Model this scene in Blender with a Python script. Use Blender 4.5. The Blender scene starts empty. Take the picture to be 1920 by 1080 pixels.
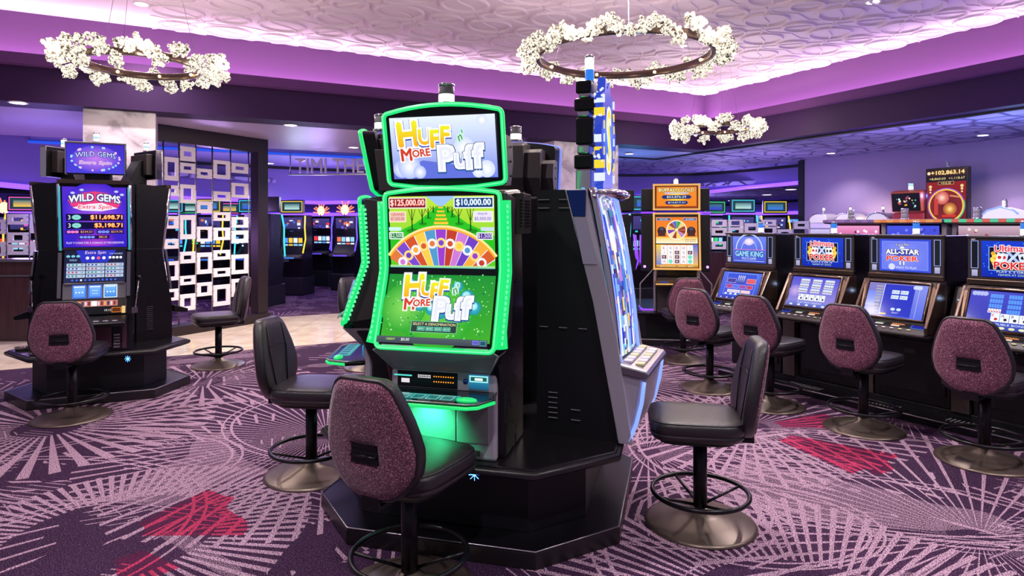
import bpy, bmesh, math, random
from mathutils import Matrix, Vector
random.seed(7)
PI = math.pi
S = bpy.context.scene
C = bpy.context.scene.collection
R = math.radians

def lin(c):
    o = []
    for v in c[:3]:
        v = v / 255.0
        o.append(v / 12.92 if v <= 0.04045 else ((v + 0.055) / 1.055) ** 2.4)
    return (o[0], o[1], o[2], 1.0)

# ------------------------------------------------------------------ camera
cam_d = bpy.data.cameras.new('camera'); cam = bpy.data.objects.new('camera', cam_d); C.objects.link(cam)
CAM_H = 1.75
cam.location = (0, 0, CAM_H); cam.rotation_euler = (PI / 2, 0, 0)
cam_d.sensor_width = 36.0; cam_d.lens = 22.5; cam_d.shift_y = -118.0 / 1920.0; cam_d.clip_end = 200
S.camera = cam

# ------------------------------------------------------------------ world / exposure
W = bpy.data.worlds.new('world'); S.world = W; W.use_nodes = True
bgn = W.node_tree.nodes['Background']; bgn.inputs[0].default_value = (0.60, 0.52, 0.70, 1); bgn.inputs[1].default_value = 0.26
S.view_settings.view_transform = 'Standard'; S.view_settings.look = 'None'
S.view_settings.exposure = 0.25; S.view_settings.gamma = 1; S.view_settings.use_curve_mapping = False
S.cycles.max_bounces = 6; S.cycles.diffuse_bounces = 3; S.cycles.glossy_bounces = 3
S.cycles.use_denoising = True; S.cycles.sample_clamp_indirect = 6.0

# room frame: corner K, e1 runs along the left beam towards the left, e2 along the right beam towards the viewer
K = (3.96, 13.2); E1 = (-0.891, -0.453); E2 = (0.453, -0.891)
def rp(s, t): return (K[0] + s * E1[0] + t * E2[0], K[1] + s * E1[1] + t * E2[1])
RZ_E1 = math.atan2(E1[1], E1[0]); RZ_E2 = math.atan2(E2[1], E2[0])
CEIL = 4.51; LIP_T = 3.90; LIP_B = 3.76; LOW = 3.30

def area(name, loc, sx, sy, energy, col, rot):
    l = bpy.data.lights.new(name, 'AREA'); l.shape = 'RECTANGLE'; l.size = sx; l.size_y = sy; l.energy = energy; l.color = col[:3]
    o = bpy.data.objects.new(name, l); C.objects.link(o); o.location = loc; o.rotation_euler = rot
    return o
def spot(name, loc, energy, col=(1, .9, .85), size=130, blend=.8, rot=(0, 0, 0), soft=.06):
    l = bpy.data.lights.new(name, 'SPOT'); l.energy = energy; l.color = col[:3]; l.spot_size = R(size); l.spot_blend = blend; l.shadow_soft_size = soft
    o = bpy.data.objects.new(name, l); C.objects.link(o); o.location = loc; o.rotation_euler = rot
    return o
def point(name, loc, energy, col, soft=.05, parent=None):
    l = bpy.data.lights.new(name, 'POINT'); l.energy = energy; l.color = col[:3]; l.shadow_soft_size = soft
    o = bpy.data.objects.new(name, l); C.objects.link(o); o.location = loc
    if parent: o.parent = parent
    return o

# cove light strips hidden behind the lip (face up and outwards to the cove wall)
COVE = (1.0, .80, .93)
cx, cy = rp(8, -.16); area('cove_strip_light', (cx, cy, 3.87), 16.3, .05, 90, (1.0, .62, .98), (PI, 0, RZ_E1))
cx, cy = rp(-.16, 8); area('cove_strip_light', (cx, cy, 3.87), 16.3, .05, 90, (1.0, .62, .98), (PI, 0, RZ_E2))
cx, cy = rp(8, -.05); area('cove_strip_light', (cx, cy, 3.80), 16.0, .10, 110, (1.0, .88, .86), (PI - .85, 0, RZ_E1))
cx, cy = rp(-.05, 8); area('cove_strip_light', (cx, cy, 3.80), 16.0, .10, 110, (1.0, .88, .86), (PI + .85, 0, RZ_E2))

# ------------------------------------------------------------------ materials
MATS = {}
def pbr(name, col, rough=.5, metal=0., spec=.5, coat=0., bump=None, noise=None):
    if name in MATS: return MATS[name]
    m = bpy.data.materials.new(name); m.use_nodes = True; nt = m.node_tree; b = nt.nodes['Principled BSDF']
    b.inputs['Base Color'].default_value = lin(col); b.inputs['Roughness'].default_value = rough
    b.inputs['Metallic'].default_value = metal; b.inputs['Specular IOR Level'].default_value = spec
    b.inputs['Coat Weight'].default_value = coat
    # every material gets a light procedural grain
    tc = nt.nodes.new('ShaderNodeTexCoord'); n = nt.nodes.new('ShaderNodeTexNoise'); n.inputs['Scale'].default_value = (noise or (9, .03))[0]
    n.inputs['Detail'].default_value = 4
    nt.links.new(tc.outputs['Object'], n.inputs['Vector'])
    mr = nt.nodes.new('ShaderNodeMapRange'); a = (noise or (9, .03))[1]
    mr.inputs['To Min'].default_value = max(0, rough - a); mr.inputs['To Max'].default_value = min(1, rough + a)
    nt.links.new(n.outputs['Fac'], mr.inputs['Value']); nt.links.new(mr.outputs['Result'], b.inputs['Roughness'])
    if bump:
        n2 = nt.nodes.new('ShaderNodeTexNoise'); n2.inputs['Scale'].default_value = bump[0]; n2.inputs['Detail'].default_value = 2
        nt.links.new(tc.outputs['Object'], n2.inputs['Vector'])
        bp = nt.nodes.new('ShaderNodeBump'); bp.inputs['Strength'].default_value = bump[1]; bp.inputs['Distance'].default_value = .01
        nt.links.new(n2.outputs['Fac'], bp.inputs['Height']); nt.links.new(bp.outputs['Normal'], b.inputs['Normal'])
    MATS[name] = m
    return m
def emi(name, col, strength=1., sample=False):
    if name in MATS: return MATS[name]
    m = bpy.data.materials.new(name); m.use_nodes = True; b = m.node_tree.nodes['Principled BSDF']
    b.inputs['Base Color'].default_value = (.02, .02, .02, 1); b.inputs['Roughness'].default_value = .3
    b.inputs['Emission Color'].default_value = lin(col); b.inputs['Emission Strength'].default_value = strength
    m.cycles.emission_sampling = 'AUTO' if sample else 'NONE'
    MATS[name] = m
    return m
def glow():
    if 'screen_glow' in MATS: return MATS['screen_glow']
    m = bpy.data.materials.new('screen_glow'); m.use_nodes = True; nt = m.node_tree; b = nt.nodes['Principled BSDF']
    b.inputs['Base Color'].default_value = (.01, .01, .012, 1); b.inputs['Roughness'].default_value = .12
    b.inputs['Specular IOR Level'].default_value = .25
    a = nt.nodes.new('ShaderNodeAttribute'); a.attribute_name = 'Col'
    nt.links.new(a.outputs['Color'], b.inputs['Emission Color']); b.inputs['Emission Strength'].default_value = .95
    m.cycles.emission_sampling = 'NONE'
    MATS['screen_glow'] = m
    return m

BLK = pbr('black_gloss', (17, 16, 20), .28, 0, .4)
BLKM = pbr('black_satin', (20, 20, 25), .45, 0, .4)
BLKT = pbr('countertop_black', (24, 22, 26), .22, 0, .5)
PLIN = pbr('plinth_black', (30, 27, 30), .3, 0, .5, bump=(300, .1))
CHAR = pbr('charcoal_plastic', (58, 50, 52), .45, 0, .5)
SILV = pbr('silver_paint', (186, 178, 194), .35, .25)
SILVD = pbr('grey_paint', (152, 147, 154), .35, .25)
CHROME = pbr('chrome', (225, 222, 230), .1, 1.)
STEEL = pbr('brushed_steel', (170, 165, 175), .3, 1.)
BRONZE = pbr('bronze_trim', (112, 92, 84), .22, .85)
GOLD = pbr('gold_trim', (200, 150, 80), .25, .9)
LEATH = pbr('black_leather', (40, 34, 39), .33, 0, .6, bump=(220, .2))
SPUN = pbr('spun_metal_base', (118, 104, 96), .38, .75)
BLKMET = pbr('black_metal', (22, 20, 26), .3, .3)
WHITEP = pbr('white_paint', (225, 215, 225), .5)
CEILW = pbr('ceiling_white', (205, 186, 205), .75)
CEILL = pbr('ceiling_lavender', (150, 140, 200), .7)
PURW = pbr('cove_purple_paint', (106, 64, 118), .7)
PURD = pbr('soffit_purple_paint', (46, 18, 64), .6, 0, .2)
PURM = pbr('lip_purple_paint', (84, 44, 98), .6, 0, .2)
LAV = pbr('lavender_wall_paint', (150, 128, 168), .7)
LAVD = pbr('far_lavender_paint', (120, 100, 170), .7)
RED = pbr('red_plastic', (190, 50, 50), .35)

def marble():
    m = bpy.data.materials.new('marble'); m.use_nodes = True; nt = m.node_tree; b = nt.nodes['Principled BSDF']
    tc = nt.nodes.new('ShaderNodeTexCoord'); n = nt.nodes.new('ShaderNodeTexNoise'); n.inputs['Scale'].default_value = 2.2; n.inputs['Detail'].default_value = 9
    n.inputs['Distortion'].default_value = 1.6
    r = nt.nodes.new('ShaderNodeValToRGB'); e = r.color_ramp.elements
    e[0].position = .38; e[0].color = lin((150, 135, 150)); e[1].position = .62; e[1].color = lin((214, 200, 208))
    x = r.color_ramp.elements.new(.5); x.color = lin((196, 182, 195))
    nt.links.new(tc.outputs['Object'], n.inputs['Vector']); nt.links.new(n.outputs['Fac'], r.inputs['Fac']); nt.links.new(r.outputs['Color'], b.inputs['Base Color'])
    b.inputs['Roughness'].default_value = .34
    return m
MARB = marble()
def marble_floor():
    m = bpy.data.materials.new('polished_beige_stone'); m.use_nodes = True; nt = m.node_tree; b = nt.nodes['Principled BSDF']
    tc = nt.nodes.new('ShaderNodeTexCoord'); n = nt.nodes.new('ShaderNodeTexNoise'); n.inputs['Scale'].default_value = 3; n.inputs['Detail'].default_value = 6
    r = nt.nodes.new('ShaderNodeValToRGB'); e = r.color_ramp.elements
    e[0].position = .25; e[0].color = lin((205, 180, 160)); e[1].position = .75; e[1].color = lin((240, 224, 205))
    bk = nt.nodes.new('ShaderNodeTexBrick'); bk.offset = 0; bk.inputs['Scale'].default_value = 1.0; bk.inputs['Mortar Size'].default_value = .006
    bk.inputs['Brick Width'].default_value = .9; bk.inputs['Row Height'].default_value = .9
    bk.inputs['Mortar'].default_value = lin((180, 155, 140)); 
    nt.links.new(tc.outputs['Object'], n.inputs['Vector']); nt.links.new(tc.outputs['Object'], bk.inputs['Vector'])
    nt.links.new(n.outputs['Fac'], r.inputs['Fac']); nt.links.new(r.outputs['Color'], bk.inputs['Color1']); nt.links.new(r.outputs['Color'], bk.inputs['Color2'])
    nt.links.new(bk.outputs['Color'], b.inputs['Base Color']); b.inputs['Roughness'].default_value = .1
    return m
def fabric():
    m = bpy.data.materials.new('burgundy_fabric'); m.use_nodes = True; nt = m.node_tree; b = nt.nodes['Principled BSDF']
    tc = nt.nodes.new('ShaderNodeTexCoord'); n = nt.nodes.new('ShaderNodeTexNoise'); n.inputs['Scale'].default_value = 170; n.inputs['Detail'].default_value = 3
    r = nt.nodes.new('ShaderNodeValToRGB'); e = r.color_ramp.elements
    e[0].position = .36; e[0].color = lin((66, 26, 50)); e[1].position = .70; e[1].color = lin((214, 158, 182))
    x = r.color_ramp.elements.new(.54); x.color = lin((122, 60, 86))
    nt.links.new(tc.outputs['Object'], n.inputs['Vector']); nt.links.new(n.outputs['Fac'], r.inputs['Fac']); nt.links.new(r.outputs['Color'], b.inputs['Base Color'])
    bp = nt.nodes.new('ShaderNodeBump'); bp.inputs['Strength'].default_value = .4; bp.inputs['Distance'].default_value = .003
    nt.links.new(n.outputs['Fac'], bp.inputs['Height']); nt.links.new(bp.outputs['Normal'], b.inputs['Normal'])
    b.inputs['Roughness'].default_value = .9; b.inputs['Sheen Weight'].default_value = .3
    return m
FAB = fabric()
def wood():
    m = bpy.data.materials.new('dark_wood'); m.use_nodes = True; nt = m.node_tree; b = nt.nodes['Principled BSDF']
    tc = nt.nodes.new('ShaderNodeTexCoord'); mp = nt.nodes.new('ShaderNodeMapping'); mp.inputs['Scale'].default_value = (30, 30, 1.5)
    n = nt.nodes.new('ShaderNodeTexNoise'); n.inputs['Scale'].default_value = 1; n.inputs['Detail'].default_value = 4
    r = nt.nodes.new('ShaderNodeValToRGB'); e = r.color_ramp.elements
    e[0].color = lin((36, 20, 26)); e[1].color = lin((88, 52, 62))
    nt.links.new(tc.outputs['Object'], mp.inputs['Vector']); nt.links.new(mp.outputs['Vector'], n.inputs['Vector']); nt.links.new(n.outputs['Fac'], r.inputs['Fac']); nt.links.new(r.outputs['Color'], b.inputs['Base Color'])
    b.inputs['Roughness'].default_value = .25
    return m
WOOD = wood()

# ---- math expression helper for the carpet
class X:
    nt = None
    def __init__(s, v): s.v = v
    @staticmethod
    def op(o, *a):
        n = X.nt.nodes.new('ShaderNodeMath'); n.operation = o
        for i, q in enumerate(a):
            q = q.v if isinstance(q, X) else q
            if isinstance(q, (int, float)): n.inputs[i].default_value = q
            else: X.nt.links.new(q, n.inputs[i])
        return X(n.outputs[0])
    def __add__(s, o): return X.op('ADD', s, o)
    def __sub__(s, o): return X.op('SUBTRACT', s, o)
    def __mul__(s, o): return X.op('MULTIPLY', s, o)
    def __lt__(s, o): return X.op('LESS_THAN', s, o)
    def __gt__(s, o): return X.op('GREATER_THAN', s, o)
    def mx(s, o): return X.op('MAXIMUM', s, o)
    def ab(s): return X.op('ABSOLUTE', s)
    def fr(s): return X.op('FRACT', s)

def carpet():
    m = bpy.data.materials.new('patterned_carpet'); m.use_nodes = True; nt = m.node_tree; b = nt.nodes['Principled BSDF']; X.nt = nt
    g = nt.nodes.new('ShaderNodeNewGeometry'); sp = nt.nodes.new('ShaderNodeSeparateXYZ'); nt.links.new(g.outputs['Position'], sp.inputs[0])
    px, py = X(sp.outputs['X']), X(sp.outputs['Y'])
    def noise(scale, detail=2, dist=0.):
        n = nt.nodes.new('ShaderNodeTexNoise'); n.inputs['Scale'].default_value = scale; n.inputs['Detail'].default_value = detail; n.inputs['Distortion'].default_value = dist
        nt.links.new(g.outputs['Position'], n.inputs['Vector']); return X(n.outputs['Fac'])
    grain = noise(150, 2); big = noise(.9, 1); mid = noise(2.3, 1, .8)
    line = X.op('ADD', 0.0, 0.0); pink = None
    # (cx, cy, r0, r1, N, width, stretch, angle)
    B = [(2.62, 3.58, .16, 1.75, 58, .13, 1.0), (-4.0, 5.55, .28, 1.25, 44, .26, 1.0), (-3.45, 7.15, .22, 1.0, 36, .2, 1.0),
         (-2.25, 3.60, .55, .98, 84, .30, 1.0), (-1.55, 5.35, .12, 1.75, 84, .16, 1.0), (2.05, 5.55, .18, 1.15, 56, .18, 1.0),
         (1.05, 4.95, .10, 1.20, 48, .14, 1.0), (-.2, 8.4, .2, 1.4, 40, .2, 1.0), (1.2, 7.2, .15, 1.2, 50, .2, 1.0), (1.35, 2.75, .6, 1.3, 90, .26, 1.0)]
    for (cx, cy, r0, r1, N, w, st) in B:
        dx, dy = px - cx, py - cy
        r = X.op('SQRT', dx * dx + dy * dy); a = X.op('ARCTAN2', dy, dx)
        s = ((a * (N / (2 * PI))).fr() - .5).ab() < (w * .78)
        k = s * (r > r0) * (r < (big * .9 + (r1 - .4)))
        line = line.mx(k)
    # generic starbursts: one per voronoi cell
    vo = nt.nodes.new('ShaderNodeTexVoronoi'); vo.voronoi_dimensions = '2D'; vo.inputs['Scale'].default_value = .42
    nt.links.new(g.outputs['Position'], vo.inputs['Vector']); vp = nt.nodes.new('ShaderNodeSeparateXYZ'); nt.links.new(vo.outputs['Position'], vp.inputs[0])
    vx, vy = px - X(vp.outputs['X']), py - X(vp.outputs['Y'])
    vr = X.op('SQRT', vx * vx + vy * vy); va = X.op('ARCTAN2', vy, vx)
    k = (((va * (64 / (2 * PI))).fr() - .5).ab() < .09) * (vr > .25) * (mid > .56)
    line = line.mx(k)
    # second family, offset, finer dashes forming parallel bands
    for (ang, per, w, th) in ((12, .052, .20, .52), (-24, .066, .17, .58), (40, .06, .14, .60)):
        c, s_ = math.cos(R(ang)), math.sin(R(ang))
        u = px * s_ + py * c
        k = ((u * (1 / per)).fr() < (w * 1.1)) * (noise(1.1 + per * 9, 1, .5) > (th + .06))
        line = line.mx(k * .8)
    # sweeping double arcs
    for (cx, cy, rr) in ((.95, 3.95, .55), (1.45, 3.8, .62), (2.6, 4.5, 1.15), (-2.9, 4.7, .8), (-3.4, 3.6, 1.5), (-1.9, 3.3, 1.2), (2.9, 5.0, 1.9), (-1.0, 5.9, 1.5), (1.9, 3.4, 1.4)):
        dx, dy = px - cx, py - cy
        r = X.op('SQRT', dx * dx + dy * dy * 1.6)
        line = line.mx(((r - rr).ab() < .011)).mx(((r - (rr + .075)).ab() < .009))
    # filled pale fields inside a few fans
    field = ((noise(.75, 1, .6) > .62) * .5)
    # speckle: the pile breaks the yarn colours up
    line = line * ((grain > .46) * .9)
    field = field * (grain > .50)
    pale = line.mx(field).mx((grain > .60) * .22)
    mk = None
    for (cx, cy, r0, r1, am, aw) in ((-2.25, 3.60, .16, .72, .62, .60), (-2.25, 3.60, .30, .70, -.75, .22), (-2.6, 3.55, .2, 1.1, -2.6, .16), (2.05, 5.55, .35, 1.15, -.95, .30), (2.05, 5.55, .3, .9, .2, .25), (-1.55, 5.35, .2, .9, .9, .35), (-1.2, 7.2, .0, .6, 0, 3.2)):
        dx, dy = px - cx, py - cy
        r = X.op('SQRT', dx * dx + dy * dy); a = X.op('ARCTAN2', dy, dx)
        q = ((a - am).ab() < aw) * (r > r0) * (r < (mid * .5 + (r1 - .25)))
        mk = q if mk is None else mk.mx(q)
    # colours
    def mixc(f, a, c):
        n = nt.nodes.new('ShaderNodeMix'); n.data_type = 'RGBA'
        nt.links.new(f.v, n.inputs['Factor'])
        for sck, vv in ((n.inputs[6], a), (n.inputs[7], c)):
            if isinstance(vv, tuple): sck.default_value = vv
            else: nt.links.new(vv, sck)
        return n.outputs[2]
    base = mixc(X.op('SMOOTHSTEP', big, .35, .65) if False else big, lin((30, 12, 42)), lin((62, 32, 66)))
    palec = mixc(mk, lin((198, 162, 184)), lin((205, 62, 100)))
    basec = mixc(mk * .10, base, lin((150, 24, 70)))
    col = mixc(pale, basec, palec)
    nt.links.new(col, b.inputs['Base Color']); b.inputs['Roughness'].default_value = .95; b.inputs['Specular IOR Level'].default_value = .15
    bp = nt.nodes.new('ShaderNodeBump'); bp.inputs['Strength'].default_value = .5; bp.inputs['Distance'].default_value = .004
    nt.links.new(grain.v, bp.inputs['Height']); nt.links.new(bp.outputs['Normal'], b.inputs['Normal'])
    return m
CARP = carpet()

# ------------------------------------------------------------------ text
_TX = {}
def text_geo(s):
    if s in _TX: return _TX[s]
    cu = bpy.data.curves.new('t', 'FONT'); cu.body = s; cu.resolution_u = 2; cu.offset = 0.0
    o = bpy.data.objects.new('t', cu); C.objects.link(o)
    dg = bpy.context.evaluated_depsgraph_get(); dg.update()
    me = bpy.data.meshes.new_from_object(o.evaluated_get(dg))
    v = [tuple(p.co[:2]) for p in me.vertices]; f = [tuple(p.vertices) for p in me.polygons]
    bpy.data.objects.remove(o); bpy.data.curves.remove(cu); bpy.data.meshes.remove(me)
    if not v: v = [(0, 0)]
    x0 = min(p[0] for p in v); x1 = max(p[0] for p in v); y0 = min(p[1] for p in v); y1 = max(p[1] for p in v)
    w = max(x1 - x0, 1e-4); h = max(y1 - y0, 1e-4)
    v = [((p[0] - x0) / w - .5, (p[1] - y0) / h - .5) for p in v]
    _TX[s] = (v, f, w / h)
    return _TX[s]

# ------------------------------------------------------------------ mesh builder
class MB:
    def __init__(s): s.v = []; s.f = []; s.fm = []; s.fs = []; s.fc = []; s.mats = []; s.M = Matrix()
    def mi(s, m):
        if m not in s.mats: s.mats.append(m)
        return s.mats.index(m)
    def add(s, vs, fs, m, smooth=False, cols=None):
        o = len(s.v); M = s.M
        s.v += [tuple(M @ Vector(p)) for p in vs]
        i = s.mi(m)
        for k, f in enumerate(fs):
            s.f.append(tuple(o + q for q in f)); s.fm.append(i); s.fs.append(smooth); s.fc.append(cols[k] if cols else None)
        return s
    def box(s, x0, y0, z0, x1, y1, z1, m):
        v = [(x0, y0, z0), (x1, y0, z0), (x1, y1, z0), (x0, y1, z0), (x0, y0, z1), (x1, y0, z1), (x1, y1, z1), (x0, y1, z1)]
        return s.add(v, [(0, 3, 2, 1), (4, 5, 6, 7), (0, 1, 5, 4), (1, 2, 6, 5), (2, 3, 7, 6), (3, 0, 4, 7)], m)
    def prism(s, poly, z0, z1, m, axis='z'):
        n = len(poly)
        a = sum(poly[i][0] * poly[(i + 1) % n][1] - poly[(i + 1) % n][0] * poly[i][1] for i in range(n))
        if a < 0: poly = poly[::-1]
        if axis == 'z': v = [(p[0], p[1], z0) for p in poly] + [(p[0], p[1], z1) for p in poly]
        else:           v = [(z0, p[0], p[1]) for p in poly] + [(z1, p[0], p[1]) for p in poly]   # profile in (y,z), extruded along x
        f = [tuple(range(n - 1, -1, -1)), tuple(range(n, 2 * n))] + [(i, (i + 1) % n, n + (i + 1) % n, n + i) for i in range(n)]
        return s.add(v, f, m)
    def slab(s, poly, layers, m, smooth=True, caps=True, m2=None):
        n = len(poly); cx = sum(p[0] for p in poly) / n; cy = sum(p[1] for p in poly) / n
        v = []
        for (z, k) in layers: v += [(cx + (p[0] - cx) * k, cy + (p[1] - cy) * k, z) for p in poly]
        f = []
        for l in range(len(layers) - 1):
            for i in range(n): f.append((l * n + i, l * n + (i + 1) % n, (l + 1) * n + (i + 1) % n, (l + 1) * n + i))
        if caps: f += [tuple(range(n - 1, -1, -1)), tuple((len(layers) - 1) * n + i for i in range(n))]
        return s.add(v, f, m, smooth)
    def lathe(s, prof, m, n=32, smooth=True, at=(0, 0, 0)):
        v = []; f = []
        for (r, z) in prof: v += [(at[0] + r * math.cos(2 * PI * i / n), at[1] + r * math.sin(2 * PI * i / n), at[2] + z) for i in range(n)]
        for l in range(len(prof) - 1):
            for i in range(n): f.append((l * n + i, l * n + (i + 1) % n, (l + 1) * n + (i + 1) % n, (l + 1) * n + i))
        f += [tuple(range(n - 1, -1, -1)), tuple((len(prof) - 1) * n + i for i in range(n))]
        return s.add(v, f, m, smooth)
    def tube(s, pts, r, m, n=8, closed=False, flat=None):
        P = [Vector(p) for p in pts]; k = len(P); v = []; f = []
        prev = None
        for i, p in enumerate(P):
            if closed: t = (P[(i + 1) % k] - P[i - 1])
            else: t = P[min(i + 1, k - 1)] - P[max(i - 1, 0)]
            if t.length < 1e-9: t = Vector((0, 0, 1))
            t.normalize()
            if prev is None:
                ref = Vector((0, 0, 1)) if abs(t.z) < .9 else Vector((1, 0, 0)); a = t.cross(ref).normalized()
            else:
                a = (prev - t * prev.dot(t)); a = a.normalized() if a.length > 1e-6 else t.orthogonal().normalized()
            prev = a; b = t.cross(a)
            for j in range(n):
                q = 2 * PI * j / n + PI / n
                v.append(tuple(p + a * (math.cos(q) * r) + b * (math.sin(q) * (flat or r))))
        for i in range(k if closed else k - 1):
            for j in range(n): f.append((i * n + j, i * n + (j + 1) % n, ((i + 1) % k) * n + (j + 1) % n, ((i + 1) % k) * n + j))
        if not closed: f += [tuple(range(n - 1, -1, -1)), tuple((k - 1) * n + j for j in range(n))]
        return s.add(v, f, m, n > 4)
    def ball(s, c, r, m, n=10, sc=(1, 1, 1)):
        v = [(c[0], c[1], c[2] - r * sc[2])]; f = []
        L = n // 2
        for l in range(1, L):
            th = PI * l / L
            for i in range(n): v.append((c[0] + r * sc[0] * math.sin(th) * math.cos(2 * PI * i / n), c[1] + r * sc[1] * math.sin(th) * math.sin(2 * PI * i / n), c[2] - r * sc[2] * math.cos(th)))
        v.append((c[0], c[1], c[2] + r * sc[2])); e = len(v) - 1
        for i in range(n):
            f.append((0, 1 + (i + 1) % n, 1 + i)); f.append((e, e - n + i, e - n + (i + 1) % n))
        for l in range(L - 2):
            for i in range(n): f.append((1 + l * n + i, 1 + l * n + (i + 1) % n, 1 + (l + 1) * n + (i + 1) % n, 1 + (l + 1) * n + i))
        return s.add(v, f, m, True)
    def cut(s):
        s.cuts = getattr(s, 'cuts', [0]) + [len(s.f)]
    def build_lr(s, name, parent=None, bevel=0):
        out = []
        for k in (-1, 0, 1):
            fi = [i for i, f in enumerate(s.f) if (lambda x: (x > .1) - (x < -.1))(sum(s.v[q][0] for q in f) / len(f)) == k]
            if not fi: continue
            used = sorted({q for i in fi for q in s.f[i]}); mp = {q: j for j, q in enumerate(used)}
            p = MB(); p.v = [s.v[q] for q in used]; p.f = [tuple(mp[q] for q in s.f[i]) for i in fi]; p.fs = [s.fs[i] for i in fi]; p.fc = [s.fc[i] for i in fi]
            ms = sorted({s.fm[i] for i in fi}); p.mats = [s.mats[q] for q in ms]; p.fm = [ms.index(s.fm[i]) for i in fi]
            out.append(p.build(name, parent, bevel))
        return out
    def build_each(s, name, parent=None, bevel=0):
        c = getattr(s, 'cuts', [0]); c = sorted(set(c + [len(s.f)])); out = []
        for a, b in zip(c, c[1:]):
            used = sorted({i for f in s.f[a:b] for i in f}); mp = {i: k for k, i in enumerate(used)}
            p = MB(); p.v = [s.v[i] for i in used]; p.f = [tuple(mp[i] for i in f) for f in s.f[a:b]]; p.fs = s.fs[a:b]; p.fc = s.fc[a:b]
            ms = sorted(set(s.fm[a:b])); p.mats = [s.mats[i] for i in ms]; p.fm = [ms.index(i) for i in s.fm[a:b]]
            out.append(p.build(name, parent, bevel))
        return out
    def build(s, name, parent=None, bevel=0, loc=None, rz=0):
        me = bpy.data.meshes.new(name); me.from_pydata(s.v, [], s.f)
        for m in s.mats: me.materials.append(m)
        me.polygons.foreach_set('material_index', s.fm); me.polygons.foreach_set('use_smooth', s.fs)
        if any(c is not None for c in s.fc):
            at = me.color_attributes.new('Col', 'FLOAT_COLOR', 'CORNER'); buf = []
            for f, c in zip(s.f, s.fc):
                if c is None: c = (0, 0, 0, 1)
                if isinstance(c[0], (tuple, list)):
                    for q in c: buf += list(q)
                else: buf += list(c) * len(f)
            at.data.foreach_set('color', buf)
        me.update()
        if any(s.fs):
            bm = bmesh.new(); bm.from_mesh(me); bmesh.ops.recalc_face_normals(bm, faces=bm.faces); bm.to_mesh(me); bm.free()
        o = bpy.data.objects.new(name, me); C.objects.link(o)
        if parent: o.parent = parent
        if loc: o.location = loc
        o.rotation_euler = (0, 0, rz)
        if bevel:
            b = o.modifiers.new('bevel', 'BEVEL'); b.width = bevel; b.segments = 2; b.limit_method = 'ANGLE'; b.angle_limit = R(40)
        return o

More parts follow.
